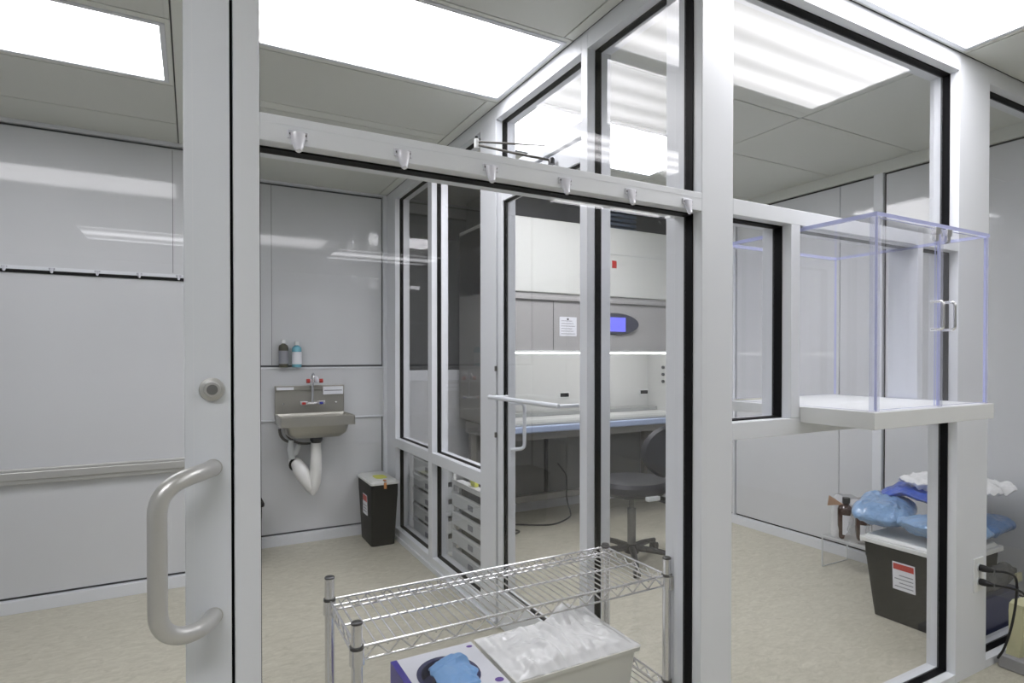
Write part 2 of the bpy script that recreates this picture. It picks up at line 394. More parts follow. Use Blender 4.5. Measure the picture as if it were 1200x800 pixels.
# --- back wall of the sink room (Y=4.22) and its panels
wb = empty('wall_back', (.65, 4.22, 0), 'white gloss panelled wall behind the steel hand sink', 'wall', kind='structure')
MB().box(.05, 1.355, 4.24, 4.30, 0, ZC).build('wall_core', 'seam', wb)
B('base_rail', 'trim', wb, .05, 1.25, 4.205, 4.24, 0, .068)
B('top_rail', 'trim', wb, .05, 1.25, 4.205, 4.24, 2.428, ZC)
B('upper_panel', 'panel', wb, .06, 1.215, 4.232, 4.24, 1.213, 2.416)
B('shelf_rail', 'trim', wb, .05, 1.238, 4.212, 4.24, 1.188, 1.2)
B('middle_panel', 'panel', wb, .05, 1.238, 4.218, 4.24, .85, 1.188)
B('panel_trim', 'trim', wb, .05, 1.238, 4.214, 4.24, .838, .85)
B('lower_panel', 'panel', wb, .06, 1.215, 4.232, 4.24, .08, .836)
B('corner_trim', 'trim', wb, 1.222, 1.25, 4.205, 4.24, .0, 2.43)
B('panel_seam', 'seam', wb, .468, .4705, 4.2312, 4.2325, 1.214, 2.415, bevel=0)

# --- nearer wall on the left (Y=3.73)
wl = empty('wall_left', (-1.2, 3.73, 0), 'white gloss panelled wall with crash rail and coat rail seen through the entry door', 'wall', kind='structure')
MB().box(-2.7, .042, 3.752, 4.30, 0, ZC).build('wall_core', 'seam', wl)
B('side_panel', 'panel', wl, .044, .05, 3.73, 4.22, 0, ZC)
B('base_rail', 'trim', wl, -2.7, .044, 3.715, 3.75, 0, .064)
B('lower_panel', 'panel', wl, -2.7, .03, 3.74, 3.75, .076, 1.688)
B('upper_panel', 'panel', wl, -2.7, .03, 3.734, 3.75, 1.70, 2.408)
B('top_rail', 'trim', wl, -2.7, .044, 3.72, 3.75, 2.42, ZC)
B('panel_seam', 'seam', wl, -.0905, -.088, 3.7335, 3.7345, 1.73, 2.40, bevel=0)
MB().box(-2.7, .04, 3.712, 3.74, .638, .66).box(-2.7, .04, 3.704, 3.74, .66, .70).box(-2.7, .04, 3.712, 3.74, .70, .715).build('crash_rail', 'brushed', wl, bevel=.004, label='satin metal crash rail')
B('left_end_wall', 'panel', wl, -2.7, -2.6, 1.18, 4.3, 0, ZC)

# --- right wall of the hood room (X=3.645)
wr = empty('wall_right', (3.645, 2.6, 0), 'white gloss panelled wall behind the blue packs and the black bin', 'wall', kind='structure')
MB().box(3.665, 3.72, 1.18, 4.3, 0, ZC).build('wall_core', 'black', wr)
B('base_rail', 'trim', wr, 3.63, 3.665, 1.285, 4.22, 0, .062)
B('top_rail', 'ceil', wr, 3.64, 3.665, 1.285, 4.22, 2.372, ZC)
for y0, y1 in ((3.165, 4.22), (2.325, 3.135), (2.108, 2.321), (1.30, 2.038)):
    B('wall_panel', 'panel', wr, 3.654, 3.665, y0, y1, .074, 2.36)
B('mullion', 'trim', wr, 3.64, 3.665, 2.05, 2.105, .062, 2.372)
B('corner_trim', 'trim', wr, 3.64, 3.665, 3.142, 3.16, .062, 2.372)
# back wall of the hood room with a window into an unlit room
wh = empty('wall_hood', (2.5, 4.22, 0), 'white wall behind the biosafety cabinet', 'wall', kind='structure')
B('wall_panel', 'panel', wh, 1.355, 3.665, 4.22, 4.28, 0, 1.09); B('wall_panel', 'panel', wh, 1.95, 3.665, 4.22, 4.28, 1.17, 2.34)
B('sill_rail', 'trim', wh, 1.355, 3.665, 4.212, 4.28, 1.09, 1.17); B('top_rail', 'midgrey', wh, 1.355, 3.665, 4.215, 4.28, 2.34, ZC)
B('base_rail', 'trim', wh, 1.355, 3.64, 4.205, 4.22, 0, .09)
window(14, 1.365, 1.94, 1.17, 2.34, 'dim window in the back wall left of the biosafety cabinet', a=4.225, b=4.27, gl=(4.245, 4.25))
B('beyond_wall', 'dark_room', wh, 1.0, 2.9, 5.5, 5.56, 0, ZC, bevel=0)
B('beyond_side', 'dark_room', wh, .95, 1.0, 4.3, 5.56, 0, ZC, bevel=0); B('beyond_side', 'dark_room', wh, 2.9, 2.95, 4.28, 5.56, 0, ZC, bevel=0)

# --- corridor shell
wc = empty('wall_corridor', (1, -6.2, 0), 'grey corridor wall opposite the glazed partition', 'wall', kind='structure')
B('wall_panel', 'corr', wc, -2.7, 4.9, -6.3, -6.2, 0, ZC, bevel=0)
B('end_panel', 'corr', wc, 4.8, 4.9, -6.2, 1.3, 0, ZC, bevel=0)
B('end_panel', 'corr', wc, -2.7, -2.6, -6.2, 1.18, 0, ZC, bevel=0)
B('wall_return', 'corr', wc, 3.72, 4.9, 1.18, 1.3, 0, ZC, bevel=0)

# ================================================================ LUMINAIRES
def luminaire(x0, x1, y0, y1, label, m, group=None, fmat='trim'):
    t = empty('ceiling_light', ((x0+x1)/2, (y0+y1)/2, ZC), label, 'light')
    f = .018
    mb = MB(); z0, z1 = ZC-.004, ZC+.018
    mb.box(x0-f, x1+f, y0-f, y0, z0, z1).box(x0-f, x1+f, y1, y1+f, z0, z1).box(x0-f, x0, y0, y1, z0, z1).box(x1, x1+f, y0, y1, z0, z1)
    mb.build('light_frame', fmat, t, bevel=.001)
    MB().box(x0, x1, y0, y1, ZC+.002, ZC+.012).build('diffuser', m, t)
    return t
eR = emit_mat('diffuser_sink_room', (.985, .972, 1, 1), LIGHT_ROOM, tubes=7.5, lo=.62)
eC = emit_mat('diffuser_corridor', (.985, .972, 1, 1), LIGHT_CORR, tubes=7.5, lo=.55, phase=1.2)
eT = emit_mat('diffuser_tubes', (.985, .972, 1, 1), LIGHT_CORR*.8, tubes=9, lo=.4)
eD = emit_mat('diffuser_distant', (.965, .965, 1, 1), 3.0, tubes=2.6, lo=.08)
eL = emit_mat('diffuser_added_fill', (.985, .972, 1, 1), 8.5, tubes=7.5, lo=.6)  # strong emitter of the added light that brightens the entry door stile
eB = emit_mat('diffuser_hood_room', (.985, .972, 1, 1), LIGHT_HOODROOM, tubes=7.5, lo=.62)
luminaire(-1.3, -.098, 2.43, 2.90, 'bright ceiling light panel at the far left, seen through the entry door', eR)
luminaire(.06, 1.215, 1.86, 2.38, 'bright ceiling light panel above the sink room, left of the middle partition', eR)
luminaire(1.42, 2.59, 2.37, 2.92, 'bright ceiling light panel over the hood room, behind the middle partition', eB)
luminaire(1.40, 2.58, .67, 1.150, 'bright corridor ceiling light panel at the top right, against the front wall', eC)
luminaire(1.58, 2.72, -.42, -.06, 'banded corridor ceiling light panel behind the viewer', eT)
luminaire(-1.40, -.14, -.44, -.05, 'added ceiling light panel behind the viewer, brightening the entry door frame', eL)  # extra luminaire out of view, put in for frontal light on the door stile
luminaire(-.90, .34, -4.74, -4.06, 'distant ceiling light panel at the back of the corridor, left one', eD)
luminaire(1.40, 2.60, -4.74, -4.06, 'distant ceiling light panel at the back of the corridor, right one', eD)
luminaire(2.37, 3.53, -1.33, -.82, 'added ceiling light panel at the rear of the corridor, out of view', eC)  # unseen lamp added to give the corridor more light

# ================================================================ ENTRY DOOR (closed, in the front wall plane)
d1 = empty('door_1', (-.4, 1.2, 0), 'silver framed glass entry door with a large tubular pull handle', 'door', kind='structure')
DY0, DY1 = 1.18, 1.225
B('lock_stile', 'stile', d1, -.012, .0615, DY0, DY1, .01, 2.12, bevel=.0015)
B('stile_bead', 'trim', d1, .0015, .0030, DY0-.0012, DY0, .012, 2.118, bevel=0)
B('hinge_stile', 'stile', d1, -.925, -.85, DY0, DY1, .01, 2.12)
B('bottom_rail', 'stile', d1, -.85, -.012, DY0, DY1, .01, .20); B('top_rail', 'stile', d1, -.85, -.012, DY0, DY1, 2.02, 2.12)
B('pane', 'glass', d1, -.85, -.012, 1.2, 1.206, .20, 2.02, bevel=0)
B('edge_gap', 'black', d1, .0615, .067, 1.2, 1.24, 0, 2.44, bevel=0)
B('head_frame', 'frame', wf, -.93, .067, Y0, Y1, 2.13, ZC)
lock = MB().lathe((.031, DY0, 1.212), [(.0001, 0), (.021, 0), (.021, .004), (.0195, .007), (.014, .0085), (.0135, .016), (.0125, .018), (.0001, .018)], 28, '-y').build('lock_cylinder', 'brushed', d1)
MB().lathe((.031, DY0-.018, 1.212), [(.0075, 0), (.009, 0), (.009, .0008), (.0075, .0008)], 20, '-y').box(.0295, .0325, DY0-.0205, DY0-.0185, 1.206, 1.218).build('keyway', 'midgrey', lock)
# pull handle: a big tube standing off the stile, offset to the left
hx = .032; off = .075; r = .0145
zt, zb = 1.072, .806
pts = [Vector((hx, DY0-.0005, zt)), Vector((hx-.001, DY0-.02, zt))]
def bez(p0, p1, p2, p3, n=12):
    return [p0*(1-t)**3 + p1*3*t*(1-t)**2 + p2*3*t*t*(1-t) + p3*t**3 for t in [k/n for k in range(n+1)]]
gx, gy = -.050, DY0-.085
pts = bez(Vector((hx, DY0, zt)), Vector((hx-.02, DY0-.075, zt+.001)), Vector((gx, gy, zt+.004)), Vector((gx, gy, zt-.055)), 18)
pts2 = bez(Vector((gx, gy, zb+.055)), Vector((gx, gy, zb-.004)), Vector((hx-.02, DY0-.075, zb-.001)), Vector((hx, DY0, zb)), 18)
hd = MB().tube(pts+pts2, r, 20).build('pull_handle', 'brushed', d1, label='brushed steel tubular pull handle')
for z in (zt, zb):
    MB().lathe((hx, DY0, z), [(.0001, 0), (.0155, 0), (.0155, .003), (.0001, .0032)], 20, '-y').build('handle_rose', 'brushed', hd)

# ================================================================ HOOD ROOM DOOR (in the middle partition)
d2 = empty('door_2', (1.28, 2.1, 0), 'white narrow-framed glass door to the hood room with a push bar', 'door', kind='structure')
LX0, LX1 = 1.256, 1.30
B('hinge_stile', 'frame', d2, LX0, LX1, 2.407, 2.452, .01, 2.065)
B('lock_stile', 'frame', d2, LX0, LX1, 1.777, 1.79, .01, 2.065)
B('bottom_rail', 'frame', d2, LX0, LX1, 1.79, 2.407, .01, .185); B('top_rail', 'frame', d2, LX0, LX1, 1.79, 2.407, 1.985, 2.065)
MB().box(1.264, 1.284, 2.403, 2.407, .185, 1.985).box(1.264, 1.284, 1.79, 2.403, .185, .189).box(1.264, 1.284, 1.79, 2.403, 1.981, 1.985).build('gasket', 'black', d2)
B('pane', 'glass', d2, 1.27, 1.276, 1.79, 2.403, .189, 1.981, bevel=0)
B('edge_gap', 'seam', d2, 1.262, 1.30, 2.452, 2.461, .01, 2.07, bevel=0)
mb = MB().tube([(1.172, 2.372, 1.09), (1.172, 1.80, 1.09)], .0095, 12)
for y in (2.355, 1.80): mb.tube([(1.172, y, 1.09), (1.256, y, 1.09)], .007, 8)
mb.build('push_bar', 'stile', d2, label='silver horizontal push bar')
a = [Vector((1.30, 2.425, 1.052))] + arc((1.362, 2.425, 1.030), .022, PI/2, 0, 5, (1, 0, 0), (0, 0, 1)) + arc((1.362, 2.425, .857), .022, 0, -PI/2, 5, (1, 0, 0), (0, 0, 1)) + [Vector((1.30, 2.425, .835))]
MB().tube(a, .0085, 12).build('pull_handle', 'stile', d2, label='silver D-shaped pull handle on the hood room side')
for z in (1.215, .905):
    MB().cyl((1.247, 2.456), .006, z-.012, z+.012, 10).build('hinge_knuckle', 'hose', d2)
# closer
cl2 = MB().tube([(1.235, 1.952, 2.035), (1.10, 2.0, 2.055), (.962, 2.058, 2.083)], .0048, 8).tube([(.962, 2.058, 2.095), (1.1, 2.04, 2.105), (1.245, 2.02, 2.116)], .0042, 8)
cl2.build('closer_arm', 'hose', d2, label='thin chrome folding closer arm')
MB().lathe((1.235, 1.952, 2.02), [(.0001, 0), (.013, 0), (.013, .02), (.008, .026), (.0001, .026)], 14).build('closer_knob', 'chrome_dark', d2)
MB().lathe((.962, 2.058, 2.07), [(.0001, 0), (.009, 0), (.009, .034), (.0001, .034)], 12).build('elbow_joint', 'whiteplastic', d2)
MB().lathe((.962, 2.058, 2.104), [(.0001, 0), (.006, 0), (.006, .01), (.0001, .01)], 12).build('elbow_cap', 'black', d2)

# ================================================================ COAT HOOKS
def make_hook(x, y, z, s=.80):
    h = empty('coat_hook', (x, y, z))
    MB().rbox(x-.0235*s, x+.0235*s, y-.004, y, z-.008*s, z+.011*s, .0018).build('mounting_plate', 'hook', h, bevel=.001)
    # tongue that tapers downwards and curls out into the hook
    R = []
    for k in range(9):
        t = k/8; wd = (.0185-.0145*t)*s; th = (.0085-.002*t)*s
        zz = z+.004*s-.044*s*math.sin(t*PI*.55); yy = y-.004-.014*s*(t**1.3)
        R.append([(x+math.cos(a)*wd, yy+math.sin(a)*th, zz+(-math.sin(a))*th*.35) for a in [2*PI*q/10 for q in range(10)]])
    MB().rings(R).build('hook_prong', 'hook', h)
    for q in (-1, 1):
        MB().lathe((x+q*.0165*s, y-.004, z+.002*s), [(.0001, 0), (.0032*s, 0), (.0032*s, .0014), (.0001, .0016)], 10, '-y').build('screw', 'chrome_dark', h)
    return h
hx_ = (.178, .384, .585, .784, .984, 1.180)
ords = ('first from the left end', 'second from the left end', 'third from the left end', 'third from the right end', 'second from the right end', 'nearest the corner post at the right end')
for i, x in enumerate(hx_):
    tag(make_hook(x, Y0, 1.688), 'clear plastic coat hook on the front rail, ' + ords[i], 'coat hook', 'clear coat hooks on the front rail')
# coat rail on the left wall
rl = MB().box(-2.6, .04, 3.728, 3.75, 1.700, 1.722).m(1).box(-2.6, .04, 3.729, 3.738, 1.691, 1.700).box(-2.6, .04, 3.726, 3.7285, 1.699, 1.7035).build('coat_rail', ['trim', 'black'], wl)
hk0 = make_hook(-.806, 3.726, 1.713, .55)
tag(hk0, 'small clear hook on the left wall rail, leftmost of five in view', 'coat hook', 'small hooks on the left wall rail')
for x, lb in ((-.619, 'second from the left of five in view'), (-.43, 'middle one of five in view'), (-.245, 'fourth from the left of five in view'), (-.062, 'nearest the entry door stile')):
    c = copy_tree(hk0, None, (x, 3.726, 1.713)); c['label'] = 'small clear hook on the left wall rail, ' + lb

# ================================================================ HAND SINK
sk = empty('hand_sink', (.71, 4.205, .75), 'stainless steel wall-mounted hand sink with gooseneck faucet', 'sink')
SX0, SX1 = .483, .947
mb = MB().box(SX0, SX1-.012, 4.19, 4.216, .86, 1.075).box(SX0, SX1-.012, 4.176, 4.19, 1.045, 1.075)
mb.build('backsplash', 'steel', sk, bevel=.003)
# basin deck with hole: outer rect, inner bowl
def rrect(x0, x1, y0, y1, r, z, n=5):
    ring = []
    for cx, cy, a0 in ((x1-r, y1-r, 0), (x0+r, y1-r, PI/2), (x0+r, y0+r, PI), (x1-r, y0+r, 1.5*PI)):
        for k in range(n+1):
            a = a0+PI/2*k/n; ring.append((cx+math.cos(a)*r, cy+math.sin(a)*r, z))
    return ring
BX0, BX1, BY0, BY1 = SX0, SX1, 3.905, 4.19
R = [rrect(BX0, BX1, BY0, BY1, .012, .826), rrect(BX0, BX1, BY0, BY1, .012, .886), rrect(BX0+.010, BX1-.010, BY0+.01, BY1-.01, .012, .888), rrect(BX0+.018, BX1-.018, BY0+.018, BY1-.014, .015, .872),
     rrect(BX0+.05, BX1-.05, BY0+.04, BY1-.05, .05, .868), rrect(BX0+.06, BX1-.06, BY0+.05, BY1-.06, .06, .76), rrect(BX0+.12, BX1-.12, BY0+.09, BY1-.1, .06, .75)]
MB().rings(R, cap0=False).build('basin', 'steel', sk)
R = [rrect(BX0+.03, BX1-.035, BY0+.02, BY1-.03, .03, .83), rrect(BX0+.04, BX1-.045, BY0+.03, BY1-.04, .04, .775), rrect(BX0+.075, BX1-.075, BY0+.06, BY1-.07, .05, .745)]
MB().rings(R).build('bowl', 'steel', sk)
MB().lathe((.724, 4.06, .70), [(.0001, 0), (.030, 0), (.042, .02), (.042, .047), (.0001, .047)], 20).build('drain_collar', 'chrome_dark', sk)
# faucet
fa = MB().tube([(.716, 4.19, .955), (.716, 4.155, .955)], .014, 12).tube([(.716, 4.15, .945), (.716, 4.15, 1.13)] + arc((.716, 4.125, 1.13), .025, 0, PI, 8, (0, 1, 0), (0, 0, 1)) + [(.716, 4.098, 1.10)], .0085, 12).tube([(.655, 4.15, .955), (.775, 4.15, .955)], .012, 12).build('faucet', 'chrome', sk)
MB().tube([(.69, 4.13, 1.108), (.76, 4.13, 1.108)], .009, 10).lathe((.735, 4.13, 1.095), [(.0001, 0), (.02, .004), (.022, .02), (.012, .042), (.0001, .044)], 12).build('eyewash_head', 'hook', fa)
for x, in ((.684,), (.768,)):
    MB().tube([(x-.011, 4.125, 1.108), (x+.011, 4.125, 1.108)], .014, 14).build('eyewash_cap', 'red', fa, label='red eyewash cap')
for x, m_, lb in ((.655, 'red', 'hot water lever with red mark'), (.768, 'blue', 'cold water lever with blue mark')):
    hh = MB().box(x-.024, x+.024, 4.115, 4.14, .950, .975).tube([(x, 4.145, .958), (x, 4.12, .958)], .012, 10).build('faucet_lever', 'chrome', fa, bevel=.003, label=lb)
    MB().box(x-.012, x+.012, 4.1135, 4.1148, .9515, .966).build('lever_mark', m_, hh)
for i, (x0, x1, z0, z1) in enumerate(((.492, .60, 1.047, 1.066), (.79, .925, 1.012, 1.066))):
    MB().box(x0, x1, 4.1735 if i == 0 else 4.1725, 4.1755, z0, z1).build('notice_strip', 'paper', sk, label='white notice strip on the backsplash')
    MB().box(x0+.008, x1-.008, 4.1719, 4.1725 if i else 4.1735, (z0+z1)/2-.003, (z0+z1)/2+.003).build('print_line', 'ink', sk) if i else None
for x in (.535, .88):
    MB().lathe((x, 4.19, .955), [(.0001, 0), (.007, 0), (.005, .004), (.0001, .005)], 12, '-y').build('wall_bolt', 'chrome', sk)
# pipe cover boot
bp = MB()
bp.tube([(.722, 4.06, .70), (.722, 4.06, .62), (.722, 4.065, .52), (.716, 4.07, .43), (.706, 4.07, .375), (.700, 4.07, .352)], [.032, .035, .038, .036, .026, .012], 16)
bp.tube([(.706, 4.075, .365), (.690, 4.08, .40), (.660, 4.095, .46), (.63, 4.11, .52), (.612, 4.13, .555), (.60, 4.21, .565)], [.016, .034, .046, .048, .040, .034], 16)
bp.build('pipe_cover', 'boot', sk, label='white plastic drain pipe cover')
MB().tube(arc((.606, 4.12, .555), .040, PI*.62, PI*1.38, 10, (1, 0, 0), (0, 0, 1)), .007, 8).build('cover_strap', 'black', sk, label='black strap on the pipe cover')
hs = MB()
hs.tube(bez(Vector((.50, 4.10, .80)), Vector((.50, 4.10, .74)), Vector((.54, 4.12, .70)), Vector((.60, 4.13, .705)), 10), .009, 8)
hs.tube(bez(Vector((.535, 4.10, .79)), Vector((.54, 4.10, .74)), Vector((.60, 4.12, .68)), Vector((.70, 4.12, .69)), 10), .008, 8)
hs.tube([(.58, 4.14, .70), (.578, 4.15, .62), (.585, 4.2, .60)], .012, 8)
hs.build('supply_hose', 'hose', sk, label='grey flexible supply hoses')
bw = MB().tube([(.572, 4.10, .72), (.568, 4.10, .66), (.580, 4.12, .60)], [.016, .024, .02], 12).tube([(.62, 4.09, .69), (.60, 4.1, .64), (.575, 4.12, .62)], [.012, .02, .016], 10).build('supply_valve', 'greyplastic', sk, label='grey wrapped supply valve')

# ================================================================ BOTTLES ON THE WALL RAIL
def bottle(name, x, y, z, r, h, mats, label, cat='bottle', group=None, capc=None, neck=.35, capr=.5):
    t = empty(name, (x, y, z), label, cat, group)
    MB().lathe((x, y, z), [(.0001, 0), (r*.95, 0), (r, .004), (r, h*.72), (r*.85, h*.79), (r*neck, h*.85), (r*neck, h*.9), (.0001, h*.9)], 18).build('bottle_body', mats[0], t)
    MB().lathe((x, y, z), [(.0001, h*.86), (r*capr, h*.86), (r*capr, h), (.0001, h)], 14).build('cap', mats[1], t)
    # label sheet wrapped round the front
    ring = []
    mb = MB(); n = 10
    a = [[(x+math.cos(q)*rr, y+math.sin(q)*rr, zz) for q in [PI*1.05+PI*.95*k/n for k in range(n+1)]] for rr, zz in ((r+.0008, z+h*.12), (r+.0008, z+h*.6))]
    mb.rings(a, False, False, closed=False); mb.build('paper_label', mats[2], t)
    return t
bottle('soap_bottle', .538, 4.192, 1.2, .031, .185, ('amber2', 'whiteplastic', 'ink'), 'dark olive soap bottle on the rail above the sink', 'bottle', capc=1)
bottle('sanitizer_bottle', .622, 4.192, 1.2, .031, .172, ('teal', 'whiteplastic', 'paper'), 'light blue liquid bottle on the rail, right of the dark soap bottle')

# ================================================================ SHARPS / WASTE BINS
def waste_bin(x0, x1, y0, y1, h, label, lidm='binlid', lid_over=.012, tx=.02, ty=.03, lidt=.03):
    t = empty('waste_bin', ((x0+x1)/2, (y0+y1)/2, 0), label, 'bin')
    MB().rbox(x0, x1, y0, y1, 0.002, h*.78, .02, tx*.85, ty*.85).rbox(x0-tx*.9, x1+tx*.9, y0-ty*.9, y1+ty*.9, h*.78, h-.005, .02, tx*.1, ty*.1).build('bin_body', 'binblack', t)
    MB().rbox(x0-tx-lid_over, x1+tx+lid_over, y0-ty-lid_over, y1+ty+lid_over, h-.006, h+lidt*.5, .02, 0, 0).rbox(x0-tx, x1+tx, y0-ty, y1+ty, h+lidt*.5, h+lidt, .02, -.01, -.01).build('bin_lid', lidm, t, bevel=.003)
    return t
b2 = waste_bin(1.047, 1.207, 3.885, 4.165, .425, 'black waste bin with white lid in the corner by the sink', tx=.012, ty=.045, lid_over=.006, lidt=.02)
# warning label on its left side
lb = MB().box(1.0405-.004, 1.0425, 3.965, 4.075, .195, .335).build('warning_label', 'paper', b2, label='white and red warning label')
MB().box(1.0353, 1.0365, 3.972, 4.068, .285, .325).build('red_print', 'red', lb)
MB().box(1.0353, 1.0365, 3.975, 4.06, .215, .220).box(1.0353, 1.0365, 3.975, 4.05, .235, .240).box(1.0353, 1.0365, 3.975, 4.06, .255, .260).build('text_lines', 'ink', lb)
MB().rbox(1.09, 1.17, 3.92, 4.05, .4465, .4485, .03).build('yellow_tag', 'yellow', b2, label='yellow-green sticker on the lid')
MB().box(1.115, 1.132, 3.826, 3.838, .395, .435).box(1.115, 1.132, 3.83, 3.86, .4455, .452).build('lid_latch', 'orange', b2, bevel=.002, label='orange lid latch')
waste_bin(.14, .358, 3.86, 4.1, .37, 'black bin with a black lid, mostly hidden behind the entry door jamb', 'binblack', tx=.012, ty=.02)

b3 = waste_bin(2.955, 3.33, 1.38, 1.70, .365, 'large black waste bin under the pile of blue packs', 'binlid', tx=.02, ty=.04, lid_over=.015, lidt=.03)
def on_left_face(name, y0, y1, z0, z1, m_, parent, d=.0):
    # follows the slope of the tapering left face of the large bin
    def X(z): return 2.955 - .017*min(z, .285)/.285 - .0015 - d
    rings = [[(X(z)-.001, y0, z), (X(z)+.001, y0, z), (X(z)+.001, y1, z), (X(z)-.001, y1, z)] for z in (z0, z1)]
    return MB().rings(rings).build(name, m_, parent, smooth=False)
lb = on_left_face('warning_label', 1.50, 1.60, .165, .297, 'paper', b3); lb['label'] = 'white label with red band'
on_left_face('red_band', 1.505, 1.595, .262, .290, 'red', lb, .0015)
for k in range(4): on_left_face('text_line', 1.508, 1.590-(k % 2)*.02, .18+k*.018, .184+k*.018, 'ink', lb, .0015)

# ================================================================ SOFT PACKS ON THE LARGE BIN
def pillow(name, c, s, rot, m_, label, cat, seed, group=None, wr=.012, e=.6, flat=.0, tilt=0, nu=90, nv=48):
    mb = MB(); bm = mb.bm; rows = []
    for j in range(nv+1):
        ph = -PI/2 + PI*j/nv; row = []
        for i in range(nu):
            th = 2*PI*i/nu
            f = lambda a: math.copysign(abs(a)**e, a)
            x = f(math.cos(th))*math.cos(ph)**.7*s[0]; y = f(math.sin(th))*math.cos(ph)**.7*s[1]; z = math.sin(ph)*s[2]*(1-.35*(x/s[0])**4-.35*(y/s[1])**4)
            p = Vector((x, y, z))
            n = noise.noise(p*9+Vector((seed, 0, 0)))*wr + (.5-abs(noise.noise(Vector((p.x*16, p.y*30, p.z*10+seed)))))*wr*.9 + abs(noise.noise(p*55+Vector((0, seed, 0))))*wr*.3
            p.z += n; p.x += n*.5
            row.append(p)
        rows.append(row)
    mt = Matrix.Rotation(rot, 3, 'Z') @ Matrix.Rotation(tilt, 3, 'Y')
    C = Vector(c)
    mb.rings([[tuple(C + mt @ p) for p in r] for r in rows[1:-1]])
    o = mb.build(name, m_, None, origin=(c[0], c[1], c[2]-s[2]), label=label, cat=cat, group=group)
    for p in o.data.polygons: p.use_smooth = True
    return o
PK = 'soft packs piled on the large bin'
pillow('folded_pack', (3.10, 1.73, .480), (.175, .13, .068), .35, 'bag_blue', 'puffy light blue plastic-wrapped pack at the left front of the pile', 'pack', 1.3, PK, tilt=-.04, e=.45, wr=.02)
pillow('folded_pack', (3.09, 1.455, .462), (.19, .125, .052), -.25, 'bag_blue', 'flatter light blue pack with a white sticker, on the front edge of the bin lid', 'pack', 4.1, PK, tilt=.10, e=.45, wr=.02)
pillow('folded_pack', (3.33, 1.64, .562), (.17, .18, .034), .15, 'bag_deep', 'deep blue wrapped pack on top of the light blue packs', 'pack', 7.7, PK, wr=.022, e=.4)
pillow('folded_pack', (3.38, 1.42, .448), (.13, .10, .048), .0, 'bag_navyblue', 'slate blue pack at the right end of the pile, seen through the far right pane', 'pack', 2.2, PK, wr=.02, e=.45)
pillow('folded_pack', (3.38, 1.54, .622), (.18, .22, .030), .1, 'film', 'clear crumpled plastic pack topmost on the pile', 'pack', 9.1, PK, wr=.03, e=.4)
MB().box(3.02, 3.09, 1.42, 1.47, .532, .5335).build('pack_sticker', 'paper', None, label='small white sticker sheet lying on the front light blue pack', cat='sticker')

# ================================================================ CLEAR STAND WITH BAGGED BOTTLES
st = empty('clear_stand', (3.46, 2.05, 0), 'low clear acrylic stand on the floor left of the large black bin', 'stand')
for y in (2.235, 1.86):
    MB().box(3.352, 3.60, y-.005, y, 0, .186).build('side_panel', ['acryl'], st)
    MB().box(3.352, 3.60, y-.005, y, .0, .004).box(3.350, 3.354, y-.006, y+.001, 0, .186).box(3.598, 3.602, y-.006, y+.001, 0, .186).build('panel_edge', 'greyplastic', st)
MB().box(3.35, 3.605, 1.855, 2.24, .186, .192).build('stand_top', 'acryl', st)
MB().box(3.349, 3.353, 1.855, 2.24, .185, .193).build('top_edge', 'greyplastic', st)
bottle('amber_bottle', 3.415, 2.125, .193, .046, .24, ('amber', 'rubber', 'paper'), 'brown glass bottle with black cap and white label, left one in the clear bag', 'bottle', 'brown bottles on the clear stand', capr=.45)
bottle('amber_bottle', 3.41, 2.02, .193, .040, .185, ('amber', 'rubber', 'paper'), 'shorter brown bottle with black cap, in front between the two taller ones', 'bottle', 'brown bottles on the clear stand', capr=.45)
bottle('amber_bottle', 3.53, 2.02, .193, .040, .25, ('amber', 'rubber', 'paper'), 'tall brown bottle with black cap behind, nearest the blue packs', 'bottle', 'brown bottles on the clear stand', capr=.45)
def film_bag(name, x0, x1, y0, y1, z0, z1, seed, label, m_='film_thin'):
    mb = MB(); R = []
    for j in range(9):
        t = j/8; z = z0+(z1-z0)*t; k = 1-.35*t; cx, cy = (x0+x1)/2, (y0+y1)/2
        ring = []
        for i in range(28):
            a = 2*PI*i/28
            f = lambda q: math.copysign(abs(q)**.6, q)
            x = cx+f(math.cos(a))*(x1-x0)/2*(1-.55*t*t); y = cy+f(math.sin(a))*(y1-y0)/2*(1+.02*t)
            n = noise.noise(Vector((x*14, y*14, z*14+seed)))
            ring.append((x+n*.02, y+n*.02, z+n*.025*t))
        R.append(ring)
    mb.rings(R, cap0=False, cap1=False)
    return mb.build(name, m_, None, label=label, cat='bag')
film_bag('clear_bag', 3.37, 3.59, 1.88, 2.23, .194, .43, 3, 'crumpled clear plastic bag standing round the brown bottles')
MB().rings([[(3.372, 2.215, .372), (3.40, 2.13, .392), (3.365, 2.20, .438)], [(3.376, 2.217, .372), (3.404, 2.132, .392), (3.369, 2.202, .438)]]).build('cardboard_flap', 'tan', None, smooth=False, label='small brown cardboard corner sticking out of the clear bag', cat='cardboard')

